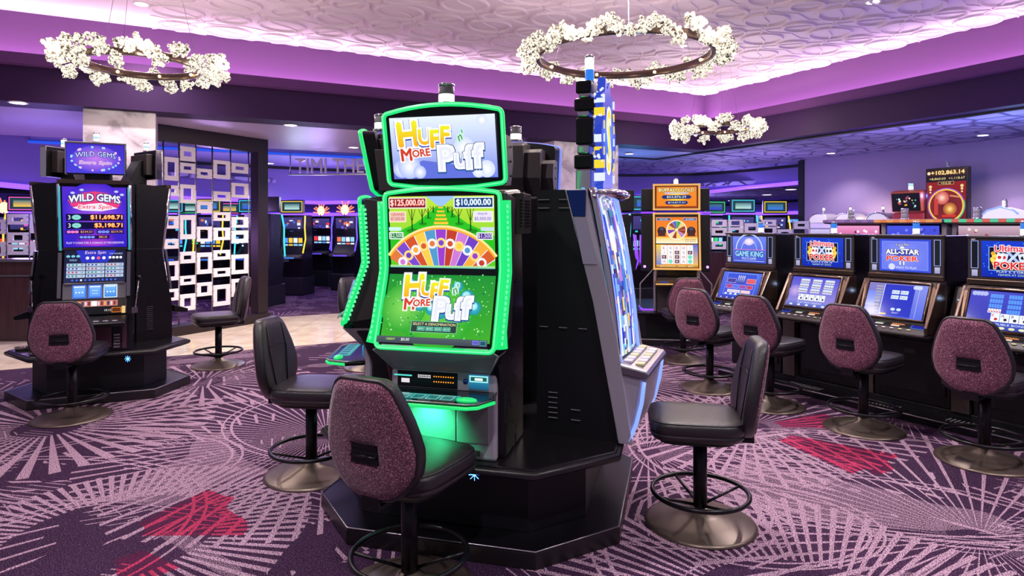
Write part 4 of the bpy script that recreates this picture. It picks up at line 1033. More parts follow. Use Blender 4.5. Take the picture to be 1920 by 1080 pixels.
    for sx in (-1, 1): m.tube([(sx * .335, -.135, .86), (sx * .335, -.12, .74), (sx * .335, -.09, .62), (sx * .335, -.05, .52)], .012, emi('blue_white_led', (130, 160, 255), 1.1), 6)
    m.build_lr('belly_lights', t)
    return t
(lx, ly), lr = put(CC, RZC, 1, .80)
slant_machine('tall slot machine seen from its black louvred side, jagged blue sign on top', (.745, 3.978, 0), R(68.5))

# ================================================================== left stand machines
def gem_machine(label, loc, rz, grp='violet slot machines of the left stand'):
    t = thing('reel_slot_machine', label, 'slot machine', loc, rz, grp)
    B = .50; TEAL = emi('teal_glitter', (60, 170, 190), .8)
    m = MB(); m.prism([(-.10, B), (-.10, .86), (.02, 1.50), (-.06, 2.17), (.30, 2.19), (.30, B)], -.335, .335, BLK, 'x')
    for sx in (-1, 1):
        for k in range(12): m.box(sx * .337 - .003, .12, .62 + k * .022, sx * .337 + .003, .19, .628 + k * .022, CHAR)
        m.prism([(.0, 1.49), (.30, 1.49), (.30, 1.494), (.0, 1.494)], sx * .336 - .002, sx * .336 + .002, CHAR, 'x')
    m.build('cabinet_body', t, .004)
    m = MB()
    for sx in (-1, 1):
        m.tube([(sx * .325, -.075, 2.15), (sx * .325, .005, 1.50)], .018, CHROME, 6)
    m.build_lr('edge_rail', t)
    m = MB()
    for sx in (-1, 1): m.tube([(sx * .318, -.085, 2.13), (sx * .318, -.005, 1.50)], .012, TEAL, 6)
    m.build_lr('edge_light', t)
    m = MB(); m.box(-.335, -.09, 2.155, .335, -.03, 2.195, BRONZE); m.build('top_trim', t, .003)
    # upper screen
    m = MB(); c = Cv(.585, .60, .005, 1.53, -.070, 2.13, mb=m); c.mb = m
    c.rect(0, 0, 1, 1, (50, 30, 190), (80, 40, 200)); c.disc(.5, .6, .29, (150, 80, 220), 30, edge=(60, 34, 200)); c.disc(.5, .02, .2, (170, 60, 200), 24, 0, PI, edge=(60, 30, 190))
    for k in range(16):
        a = k * PI / 8; c.quad([(.5, .6), (.5 + .6 * math.cos(a), .6 + .6 * math.sin(a)), (.5 + .6 * math.cos(a + .08), .6 + .6 * math.sin(a + .08))], (110, 60, 215)) if 0 < k < 7 and False else None
    c.quad([(.08, .78), (.3, .90), (.5, .93), (.7, .90), (.93, .76), (.86, .66), (.5, .60), (.14, .68)], (230, 60, 120))
    c.text('WILD GEMS', .5, .79, .115, (225, 235, 250), w=.80, ol=(60, 60, 130), ow=.14, bold=.04, arch=.35, c2=(255, 255, 255))
    c.quad([(.15, .66), (.4, .72), (.62, .74), (.86, .65), (.6, .60), (.3, .61)], (235, 225, 245)); c.text('Extra Spin', .5, .665, .085, (225, 70, 100), w=.52, ol=(250, 230, 240), ow=.09, shear=.25, bold=.02)
    for (u, v_) in ((.16, .9), (.3, .95), (.84, .93), (.93, .88)): c.disc(u, v_, .022, (210, 230, 255), 8, sy=.6, edge=(150, 160, 250))
    for i, (s_, h_) in enumerate((('$11,698.71', 0), ('$3,198.71', 1))):
        v0 = .44 - i * .135; c.rect(.05, v0, .95, v0 + .115, (14, 10, 60)); c.text('3', .10, v0 + .058, .07, (240, 240, 255)); c.disc(.21, v0 + .058, .042, (220, 235, 240), 20, sy=.6, edge=(90, 200, 190)); c.disc(.21, v0 + .058, .022, (120, 200, 190), 16, sy=.5)
        c.text(s_, .68 if not h_ else .71, v0 + .058, .075, (255, 190, 80), w=.50 if not h_ else .44, ol=(220, 60, 20), ow=.08, c2=(255, 230, 150), bold=.03)
    for (u0, u1, s_) in ((.04, .47, '$334.51'), (.52, .95, '$219.70')):
        c.rect(u0, .225, u1, .29, (30, 14, 90)); [c.disc(u0 + .05 + k * .06, .258, .020, (230, 120, 200) if u0 < .3 else (120, 140, 250), 12, sy=.7) for k in range(3)]; c.text(s_, u1 - .11, .258, .040, (255, 180, 90), w=.18)
    c.rect(.24, .14, .72, .20, (30, 14, 90)); [c.disc(.28 + k * .06, .17, .018, (120, 150, 250), 10, sy=.7) for k in range(4)]; c.text('$82.25', .62, .17, .038, (255, 180, 90))
    c.text('PLAY 9 COINS FOR A CHANCE AT PROGRESSIVES', .5, .075, .035, (240, 220, 255), w=.90)
    m.build('upper_screen', t)
    m = MB(); m.box(-.305, -.015, 1.50, .305, .012, 1.525, CHAR); m.build('screen_divider', t, .004)
    # pay table glass
    m = MB(); c = Cv(.56, .32, -.062, 1.19, .022 - .03, 1.48, mb=m); c.rect(0, 0, 1, 1, (34, 40, 74), (24, 26, 56)); c.quad([(.28, .6), (.7, .6), (.85, 1), (.18, 1)], (44, 50, 190)); c.text('Extra Spin', .5, .90, .12, (250, 210, 220), w=.34, shear=.2)
    for k in range(4): c.disc(.37 + k * .09, .74, .016, (240, 235, 255) if k != 2 else (240, 90, 120), 10)
    for k in range(3): c.disc(.06 + k * .08, .80, .018, (120, 200, 220), 10, sy=.7)
    c.text('WILD', .14, .68, .06, (160, 200, 255)); [c.disc(.74 + k * .06, .75, .014, (235, 240, 255), 8) for k in range(4)]; c.text('TOP AWARDS', .84, .87, .05, (180, 200, 255), w=.22)
    for r_ in range(4):
        for q in range(3):
            u0 = .04 + q * .315; v0 = .48 - r_ * .115; c.rect(u0, v0, u0 + .30, v0 + .095, (190, 205, 225), (170, 190, 225))
            for k in range(3): c.disc(u0 + .04 + k * .06, v0 + .048, .010, ((40, 140, 120), (70, 70, 160), (180, 70, 90))[(r_ + q) % 3], 6)
            c.text(str((80, 40, 20, 10)[r_] * (q + 1)), u0 + .25, v0 + .05, .05, (30, 30, 60))
    for k in range(11): c.disc(.14 + k * .07, .055, .010, (70, 110, 250) if k != 2 else (240, 240, 250), 8)
    m.build('pay_table_glass', t)
    # reel window with three lit panels
    m = MB(); m.prism([(-.075, 1.02), (-.06, 1.17), (.05, 1.17), (.05, 1.02)], -.29, .29, SILVD, 'x'); m.box(-.28, -.085, 1.165, .28, -.06, 1.185, STEEL); rw = m.build('reel_housing', t, .004)
    for k in range(3):
        m = MB(); c = Cv(.125, .13, -.080, 1.03, -.067, 1.16, x0=-.20 + k * .142, mb=m); hl = k == 2
        c.bord(0, 0, 1, 1, .008, (215, 240, 255) if hl else (80, 120, 230), (50, 110, 210)); c.rect(.1, .1, .9, .85, (70, 140, 225) if hl else (90, 150, 235), (120, 180, 245)); c.text('...' if k != 1 else ':::', .5, .45, .12 if k != 1 else .3, (240, 250, 255)); c.rect(.1, .82, .9, .92, (220, 235, 255)); m.build('reel_window', rw)
    m = MB(); m.prism([(-.12, .87), (-.085, 1.015), (.05, 1.015), (.05, .87)], -.30, .30, CHAR, 'x'); m.build('lower_fascia', t, .004)
    m = MB(); c = Cv(.43, .055, -.103, .95, -.092, 1.003, mb=m); c.bord(0, 0, 1, 1, .003, (230, 150, 130), (190, 110, 100))
    for k in range(14): c.rect(.03 + k * .068, .15, .075 + k * .068, .85, ((220, 200, 210), (120, 50, 60), (230, 170, 90), (60, 60, 90))[k % 4])
    c.rect(.44, .05, .56, .95, (245, 240, 240)); m.build('light_bar', t)
    m = MB(); c = Cv(.58, .07, -.122, .875, -.108, .94, mb=m); c.rect(0, 0, 1, 1, (20, 18, 24)); c.bord(.0, 0, .07, 1, .004, (220, 225, 230), (20, 20, 40)); c.disc(.15, .5, .03, (60, 120, 255), 12, sy=.6); c.text('10:12', .72, .5, .3, (220, 220, 220)); c.bord(.78, .15, .93, .85, .004, (255, 150, 40), (90, 40, 10)); c.rect(.94, 0, 1, 1, (230, 190, 130)); m.build('meter_strip', t)
    m = MB()
    for sx in (-1, 1): m.tube([(sx * .315, -.03, 1.48), (sx * .315, -.07, 1.20), (sx * .315, -.09, 1.04)], .016, STEEL, 4, False, .024)
    m.build_lr('chrome_rails', t)
    m = MB(); m.prism([(-.13, .78), (-.30, .76), (-.31, .80), (-.14, .86)], -.31, .31, BLK, 'x'); dk = m.build('button_deck', t, .01)
    m = MB()
    for k in range(6): m.box(-.24 + k * .085, -.26, .81, -.19 + k * .085, -.22, .822, WHITEP)
    m.build('deck_buttons', dk, .003)
    m = MB(); m.box(-.25, -.115, B + .04, .16, -.098, .76, pbr('burgundy_door', (90, 52, 66), .3, .2)); m.build('lower_door', t, .004)
    m = MB()
    for k in range(5): m.box(.18, -.12, B + .03 + k * .03, .24, -.098, B + .048 + k * .03, STEEL)
    m.box(.26, -.115, B + .02, .30, -.098, .76, pbr('burgundy_door', (90, 52, 66), .3, .2)); m.build('coin_slots', t, .002)
    m = MB(); m.box(.342, -.05, .86, .40, .01, .92, CHROME); m.tube([(.372, -.02, .90), (.385, -.01, 1.04), (.405, .0, 1.20)], .008, CHROME, 8); lv = m.build('pull_lever', t)
    m = MB(); m.ball((.407, .0, 1.215), .026, BLK, 12); m.build('lever_knob', lv)
    # topper on a post
    m = MB(); m.box(-.06, .06, 2.19, .06, .14, 2.30, BLK); m.prism([(.10, 2.2), (.30, 2.2), (.16, 2.46), (.10, 2.46)], -.12, .12, BLK, 'x'); m.build('topper_post', t, .006)
    m = MB(); m.box(-.275, .0, 2.255, .275, .06, 2.57, BLK); m.box(-.20, .06, 2.30, .20, .13, 2.53, CHAR); m.box(-.28, -.012, 2.555, .28, .06, 2.575, STEEL); m.box(-.28, -.012, 2.25, -.268, .06, 2.57, CHROME); m.box(.268, -.012, 2.25, .28, .06, 2.57, CHROME); tp = m.build('topper', t, .004)
    m = MB(); c = Cv(.53, .29, -.004, 2.265, -.004, 2.555, mb=m); c.rect(0, 0, 1, 1, (70, 60, 210), (60, 40, 190)); c.disc(.5, .5, .125, (200, 130, 240), 30, sy=1, edge=(80, 60, 210)); c.disc(.5, .5, .22, (190, 120, 230), 30, sy=.6, edge=(90, 70, 215))
    c.text('WILD GEMS', .5, .60, .17, (180, 210, 250), w=.70, ol=(60, 50, 150), ow=.10, arch=.4, c2=(230, 240, 255)); c.text('Extra Spin', .5, .35, .15, (240, 150, 170), w=.56, ol=(190, 190, 250), ow=.07, shear=.2)
    rnd = random.Random(6)
    for k in range(26):
        a = rnd.random() * 2 * PI; c.disc(.5 + .42 * math.cos(a), .5 + .40 * math.sin(a), .008 + rnd.random() * .006, (150, 220, 240) if k % 2 else (240, 190, 250), 6)
    m.build('topper_screen', tp)
    beacon(t, 0, .04, 2.575, .030, .075, ('w', 'c', 'w'))
    return t
(lx, ly), lr = put(CL, RZL, 0, .50, 3)
w0 = gem_machine('violet gem-themed slot machine facing the viewer on the left stand, orange jackpot numbers', (lx, ly, 0), lr)
w0.scale = (.92, .94, 1)
(lx, ly), lr = put(CL, RZL, 1, .47, 3)
dup(w0, (lx, ly, 0), lr, 'slot machine turned away to the right on the left stand, black side visible')
(lx, ly), lr = put(CL, RZL, 2, .50, 3)
dup(w0, (lx, ly, 0), lr, 'slot machine turned away to the left on the left stand, teal glitter edge visible')
for (px, py, l) in ((41, 653, 'glass ashtray nearer the left edge on the left stand counter'), (70, 663, 'glass ashtray beside the burgundy stool back on the left stand counter')):
    z = 1200 * (CAM_H - .5) / (py + 3 - 422); m = MB(); m.lathe([(.05, 0), (.062, .03), (.055, .03), (.045, .008)], pbr('cut_glass', (150, 140, 140), .08, .6), 16); o = m.build('ashtray', None, 0, (wx(px, z), z, .501)); tag(o, l, 'ashtray', 'ashtrays')

# ================================================================== poker row
def deco_upper(kind, c):
    if kind == 'king':
        c.rect(0, 0, 1, 1, (60, 80, 200), (110, 130, 235)); c.sect(.5, .5, .17, .185, 0, PI, (190, 210, 255), 20); c.sect(.5, .5, .10, .108, 0, PI, (170, 190, 250), 16); c.disc(.5, .80, .06, (255, 240, 230), 18, sy=.7, edge=(200, 180, 240))
        for k in range(9): a = PI * k / 8; c.quad([(.5 + .1 * math.cos(a), .74 + .10 * math.sin(a)), (.5 + .22 * math.cos(a + .1), .76 + .2 * math.sin(a + .1)), (.5 + .1 * math.cos(a + .2), .74 + .1 * math.sin(a + .2))], (250, 235, 240))
        c.rect(.05, .49, .95, .51, (230, 120, 170)); c.text('GAME KING', .5, .34, .20, (150, 210, 240), w=.82, ol=(40, 60, 150), ow=.12, bold=.05); c.text('MULTI-GAME', .5, .16, .09, (220, 230, 255), w=.42); c.rect(.05, .06, .95, .075, (200, 210, 255))
    elif kind == 'ultimate':
        c.rect(0, 0, 1, 1, (10, 40, 170), (20, 60, 200)); rnd = random.Random(8)
        for k in range(40): c.disc(.03 + rnd.random() * .94, .04 + rnd.random() * .92, .006, (60, 120, 240), 6)
        c.bord(.12, .18, .88, .84, .005, (150, 190, 255), (10, 14, 50))
        for sx, a in ((-1, .26), (1, .74)):
            for k in range(6): c.disc(a + sx * (.03 + .02 * (k % 3)), .38 + k * .055, .026 - .002 * k, (250, 170, 40) if k % 2 else (255, 220, 90), 10)
        for sx in (-1, 1):
            for k in range(2): c.quad([(.5 + sx * (.10 + k * .07), .42), (.5 + sx * (.20 + k * .07), .45), (.5 + sx * (.17 + k * .07), .68), (.5 + sx * (.07 + k * .07), .64)], (235, 240, 250) if k else (215, 225, 245)); c.disc(.5 + sx * (.14 + k * .07), .55, .014, (210, 40, 50) if sx < 0 else (20, 20, 40), 8)
        c.quad([(.39, .70), (.45, .70), (.61, .42), (.55, .42)], (170, 190, 240)); c.quad([(.55, .70), (.61, .70), (.45, .42), (.39, .42)], (200, 215, 250))
        c.text('Ultimate', .5, .78, .17, (225, 60, 80), w=.56, ol=(250, 235, 240), ow=.12, arch=.15, bold=.04); c.text('POKER', .5, .33, .19, (215, 40, 40), w=.58, ol=(250, 225, 220), ow=.11, bold=.04)
        c.text('PLAY 3, 5 OR 10', .5, .15, .06, (230, 235, 200), w=.5); c.text('HANDS AT ONCE', .5, .075, .055, (190, 220, 180), w=.45)
    else:
        c.rect(0, 0, 1, 1, (60, 80, 215), (50, 70, 205)); c.disc(.5, .5, .10, (150, 160, 240), 30, edge=(110, 125, 235)); 
        c.bord(.05, .06, .95, .94, .004, (130, 150, 245), (108, 122, 232))
        for i in range(26):
            for j in range(15): c.rect(.075 + i * .0335, .10 + j * .056, .079 + i * .0335, .108 + j * .056, (70, 84, 205))
        c.disc(.5, .5, .19, (140, 150, 245), 30, sy=.72, edge=(108, 122, 232)); c.quad([(.18, .58), (.5, .70), (.84, .57), (.5, .44)], (60, 70, 180))
        c.text('Triple Play', .5, .82, .09, (240, 245, 255), w=.26, ol=(60, 60, 130), ow=.12, rot=.08); c.disc(.5, .72, .022, (240, 245, 255), 5)
        c.text('ALL-STAR', .5, .61, .15, (250, 250, 255), w=.64, ol=(50, 60, 100), ow=.13, arch=.1, bold=.05); c.text('POKER', .5, .41, .14, (230, 60, 34), w=.60, ol=(250, 220, 210), ow=.10, bold=.05); c.text('II', .5, .27, .12, (245, 245, 255), w=.10, ol=(60, 80, 140), ow=.1)
        c.text('9 WAYS TO PLAY', .56, .13, .07, (230, 235, 255), w=.45); c.disc(.30, .15, .03, (210, 215, 250), 12)
def card(c, u, v, w, h, face_, suit=(200, 30, 40)):
    c.rect(u, v, u + w, v + h, (235, 240, 248)); c.text(face_, u + w * .28, v + h * .75, h * .34, suit); c.disc(u + w * .6, v + h * .32, h * c.h * .17, suit, 8)
def deco_lower(kind, c):
    if kind == 'king':
        c.rect(0, 0, 1, 1, (40, 70, 200), (80, 110, 225)); c.bord(.12, .16, .9, .96, .003, (170, 190, 245), (50, 80, 210))
        for i in range(4): c.bord(.16 + i * .18, .40, .31 + i * .18, .54, .003, (230, 190, 230), ((170, 60, 130), (80, 110, 220), (150, 70, 160), (190, 60, 90))[i])
        c.bord(.15, .60, .38, .76, .003, (240, 200, 210), (60, 60, 150)); c.bord(.66, .60, .88, .78, .003, (250, 200, 200), (220, 90, 100)); [c.rect(.42 + k * .05, .60, .445 + k * .05, .88, (20, 20, 70), (230, 230, 250)) for k in range(4)]
        c.rect(.22, .24, .56, .35, (235, 225, 240)); c.rect(.58, .24, .82, .35, (240, 200, 200)); c.text('DEUCES WILD', .39, .295, .05, (60, 40, 120), w=.3); [c.disc(.2 + k * .13, .19, .018, (235, 240, 255), 10, sy=.6) for k in range(6)]
        c.rect(0, 0, 1, .09, (30, 50, 160)); [c.disc(.1 + k * .16, .045, .014, (170, 190, 250), 8, sy=.6) for k in range(6)]
    elif kind == 'ultimate':
        c.rect(0, 0, 1, 1, (150, 140, 210), (70, 70, 205)); c.disc(.12, .5, .07, (200, 170, 220), 20, edge=(130, 120, 215))
        for r_ in range(3):
            for q in range(3):
                u0 = .20 + q * .26; v0 = .80 - r_ * .165
                c.rect(u0, v0, u0 + .19, v0 + .135, (214, 226, 240)); [c.rect(u0 + .01 + k * .037, v0 + .015, u0 + .013 + k * .037, v0 + .12, (90, 110, 190)) for k in range(5)]; [c.disc(u0 + .025 + k * .037, v0 + .05, .007, (60, 60, 110) if k % 2 else (170, 60, 90), 6) for k in range(5)]
        for k in range(5): card(c, .24 + k * .115, .21, .105, .20, 'A8JKQ'[k], (40, 40, 90))
        c.rect(0, .0, 1, .17, (80, 90, 180), (120, 130, 215)); [c.disc(.12 + k * .17, .05, .018, (215, 225, 235), 10, sy=.6) for k in range(6)]; c.text('PLAY MAX CREDITS', .5, .13, .05, (230, 235, 255), w=.5)
    elif kind == 'allstar':
        c.rect(0, 0, 1, 1, (60, 90, 215), (130, 120, 190)); c.rect(0, .3, .24, .75, (150, 160, 235), (110, 130, 230))
        for k in range(9): c.rect(.13 + .004 * k, .88 - k * .085, .26, .93 - k * .085, (180, 180, 190) if k < 6 else (90, 90, 110), (130, 130, 150))
        c.rect(.285, .05, .80, .97, (24, 44, 190)); c.rect(.80, 0, 1, 1, (80, 100, 220), (130, 140, 225)); c.rect(.275, .04, .285, .98, (220, 230, 255)); c.rect(.87, .04, .875, .9, (200, 215, 255))
        for i in range(2):
            for j in range(2): c.bord(.42 + i * .15, .54 + j * .15, .555 + i * .15, .66 + j * .15, .003, (120, 150, 230), (220, 232, 250)); c.text('PLAY', .487 + i * .15, .60 + j * .15, .05, (30, 50, 150))
        c.disc(.50, .24, .020, (200, 225, 245), 14, sy=.7); c.disc(.60, .24, .020, (200, 225, 245), 14, sy=.7); c.text('SELECT', .55, .14, .04, (230, 235, 255)); c.rect(.29, .06, .40, .11, (240, 190, 120)); [c.disc(.80 + .04 * k, .92, .02, (200, 210, 250), 6) for k in range(3)]
    else:
        c.rect(0, 0, 1, 1, (44, 54, 170), (54, 58, 190)); rnd = random.Random(2)
        for k in range(4): c.disc(.06 + k * .05, .92, .02, (170, 180, 230), 8)
        for q in range(3):
            for r_ in range(4):
                u0 = .28 + q * .25; v0 = .82 - r_ * .13
                if q == 0 and r_ == 3: [card(c, u0 + k * .036, v0, .034, .11, 'K', (200, 40, 50)) for k in range(5)]
                else: c.rect(u0, v0, u0 + .18, v0 + .11, (60, 120, 225)); [c.rect(u0 + .008 + k * .036, v0 + .01, u0 + .030 + k * .036, v0 + .10, (90, 150, 240)) for k in range(5)]
        for k in range(5): card(c, .34 + k * .125, .20, .118, .22, 'KA8JQ'[k], (200, 30, 40) if k in (0, 4) else (20, 24, 40))
        c.rect(0, 0, 1, .18, (40, 60, 150), (60, 90, 200)); [c.disc(.38 + k * .13, .05, .022, (225, 230, 180), 12, sy=.5) for k in range(5)]; [c.disc(.08 + k * .12, .10, .02, (190, 200, 240), 10, sy=.5) for k in range(2)]; c.text('DOUBLE BONUS', .6, .14, .05, (230, 235, 255), w=.5)
def poker_machine(label, loc, rz, up, low):
    t = thing('poker_machine', label, 'poker machine', loc, rz, 'poker machines in a row')
    HW = .335
    m = MB(); m.prism([(.42, .10), (.42, .70), (.30, .76), (.30, .86), (.34, 1.22), (.33, 1.655), (.80, 1.655), (.80, .10)], -HW, HW, BLK, 'x'); m.build('cabinet_body', t, .01)
    m = MB()
    for sx in (-1, 1): m.prism([(.0, .80), (.0, .86), (.24, 1.24), (.36, 1.25), (.36, .80)], sx * (HW - .012) - .014, sx * (HW - .012) + .014, BRONZE, 'x')
    m.build_lr('side_cheeks', t, .006)
    # slanted screen housing
    m = MB(); m.prism([(.08, .875), (.235, 1.235), (.40, 1.25), (.40, .80), (.08, .80)], -HW + .025, HW - .025, CHAR, 'x'); m.build('screen_housing', t, .004)
    m = MB(); y0, z0, y1, z1 = .078, .905, .220, 1.225; P = [(-.272, y0, z0), (.272, y0, z0), (.272, y1, z1), (-.272, y1, z1)]
    m.tube([p for a, b in zip(P, P[1:] + P[:1]) for p in (a, tuple((a[i] + b[i]) / 2 for i in range(3)))], .014, BRONZE, 6, True); m.build('screen_bezel', t)
    m = MB(); c = Cv(.515, .325, .072, .912, .206, 1.208, mb=m); deco_lower(low, c); m.build('main_screen', t)
    m = MB()
    for sx in (-1, 1): m.prism([(.06, .86), (.21, 1.20), (.245, 1.235), (.36, 1.25), (.30, 1.15), (.10, .82)], sx * .300 - .022, sx * .300 + .022, BRONZE, 'x')
    m.build_lr('curved_rails', t, .01)
    # upper display
    m = MB(); m.box(-HW + .004, .315, 1.29, HW - .004, .34, 1.645, CHAR); m.box(-HW, .30, 1.25, HW, .34, 1.295, BRONZE); m.box(-HW, .30, 1.638, HW, .345, 1.66, CHAR); m.build('display_frame', t, .006)
    m = MB(); c = Cv(.455, .30, .308, 1.318, .308, 1.625, mb=m); deco_upper(up, c); m.build('upper_display', t)
    m = MB()
    for x0 in (-.305, .25):
        c = Cv(.055, .30, .310, 1.318, .310, 1.625, x0=x0, mb=m); c.bord(0, .22, 1, 1, .005, (150, 170, 235), (16, 18, 30)); c.rect(.1, 0, .9, .18, (150, 150, 190), (180, 180, 215))
    m.build_lr('display_side_panels', t)
    m = MB(); m.box(-.30, .30, 1.625, -.27, .318, 1.634, WHITEP); m.build('rating_tag', t)
    # deck
    D = [(-HW, .14), (-HW, .02), (-.30, -.02), (.30, -.02), (HW, .02), (HW, .14)]
    m = MB(); m.prism([(-.03, .775), (-.03, .80), (.10, .872), (.30, .90), (.30, .76), (.05, .755)], -HW + .01, HW - .01, CHAR, 'x'); dk = m.build('button_deck', t, .012)
    m = MB()
    for k in range(7): mt = WHITEP if k < 5 else pbr('cream_button', (220, 215, 160), .4); m.ball((-.25 + k * .072, .012, .826), .017, mt, 8, (1.25, .8, .4))
    m.build('deck_buttons', dk)
    m = MB(); c = Cv(.60, .08, .035, .838, .095, .871, mb=m); c.rect(0, 0, 1, 1, (34, 28, 32)); c.bord(.02, .1, .17, .9, .004, (60, 110, 250), (16, 22, 110)); c.bord(.80, .05, .99, .95, .004, (90, 150, 255), (24, 30, 150)); c.rect(.30, .55, .42, .85, (70, 120, 90)); c.rect(.28, .2, .40, .45, (215, 205, 200)); c.bord(.52, .45, .70, .92, .003, (240, 170, 110), (180, 70, 40)); c.rect(.52, .1, .64, .35, (240, 210, 190)); [c.rect(.54 + k * .03, .55, .555 + k * .03, .8, (255, 190, 90)) for k in range(5)]; m.build('meter_panel', dk)
    m = MB(); 
    for x in (-.12, -.08, .12): m.lathe([(.010, 0), (.010, .006)], CHROME, 10, at=(x, .03, .752))
    m.build('deck_locks', dk)
    m = MB(); m.box(-.30, .405, .20, .30, .42, .68, BLKM); m.box(-.05, .40, .55, .05, .408, .60, CHAR); m.build('lower_door', t, .006)
    beacon(t, 0, .52, 1.655, .030, .10, ('w', 'b'))
    return t
row = [(2.74, 7.36, 'king', 'king', 'leftmost poker machine, pale blue display with an arch above the game menu'),
       (3.24, 6.66, 'ultimate', 'ultimate', 'second poker machine from the left, flaming title above nine small hands of cards'),
       (3.66, 5.95, 'allstar', 'allstar', 'poker machine with all-star title and large plain blue main screen'),
       (4.10, 5.22, 'ultimate', 'hands', 'nearest poker machine at the right edge, flaming title above a row of large cards')]
RP = face(.848, .53)
for (x, y, u_, l_, lab) in row:
    # local origin is the deck front: move half a body towards the viewer
    poker_machine(lab, (x - .848 * .33, y - .53 * .33, 0), RP, u_, l_)
mids = [((a[0] + b[0]) / 2, (a[1] + b[1]) / 2) for a, b in zip(row, row[1:])]
cons = ['narrow brown console with a star-like blue light between the first and second poker machines', 'narrow brown console with a blue light left of the all-star poker machine', 'narrow brown console with a blue light between the all-star and the rightmost poker machine']
STAR = emi('blue_white_spark', (150, 200, 255), 12)
for (x, y), l in zip(mids, cons):
    t = thing('console', l, 'console', (x, y, 0), RP, 'consoles between the poker machines')
    m = MB(); m.prism([(.06, .10), (.06, .80), (.02, .92), (.15, 1.20), (.46, 1.24), (.46, .10)], -.072, .072, pbr('brown_laminate', (66, 54, 54), .3), 'x'); m.build('console_body', t, .004)
    m = MB(); m.ball((0, .09, 1.09), .009, STAR, 8); m.tube([(0, .088, 1.06), (0, .088, 1.12)], .0015, STAR, 4); m.tube([(-.028, .088, 1.09), (.028, .088, 1.09)], .0015, STAR, 4); m.build('indicator_light', t)  # cross of emissive rods draws the star glint as geometry
# bank base under the row: plinth, deck shelf with slotted step
t = thing('machine_bank_base', 'long black base with a slotted foot rail under the poker row', 'base', (3.42, 6.29, 0), math.atan2(-.848, .53) + 0 if False else RP)
m = MB(); m.box(-1.55, .10, 0, 2.4, 1.3, .10, BLKM); m.build('base_cabinet', t, .006)
m = MB(); m.box(-1.55, -.22, 0, 2.4, .10, .06, BLK); m.box(-1.55, -.225, .055, 2.4, -.205, .068, STEEL); fr = m.build('foot_rail', t, .004)
m = MB()
for k in range(110):
    if (k // 11) % 2 == 0: m.box(-1.5 + k * .035, -.12, .060, -1.487 + k * .035, -.02, .064, SILVD)
m.build('slots', fr)

# ================================================================== blue indicator sparks under the counters
for (x, y, z, l) in ((-.195, 3.33, .452, 'blue sparkling indicator light under the counter edge beside the nearest stool'), (-3.72, 6.20, .455, 'blue sparkling indicator light under the left stand counter')):
    m = MB(); m.ball((0, 0, 0), .008, emi('blue_spark', (60, 130, 255), 14), 8)
    for a in range(4): m.tube([(.03 * math.cos(a * PI / 4), -.004, .03 * math.sin(a * PI / 4)), (-.03 * math.cos(a * PI / 4), -.004, -.03 * math.sin(a * PI / 4))], .0012, emi('blue_spark', (60, 130, 255), 14), 4)  # glowing rays shape a star glint around the light
    o = m.build('indicator_light', None, 0, (x, y, z)); tag(o, l, 'light', 'blue indicator lights')
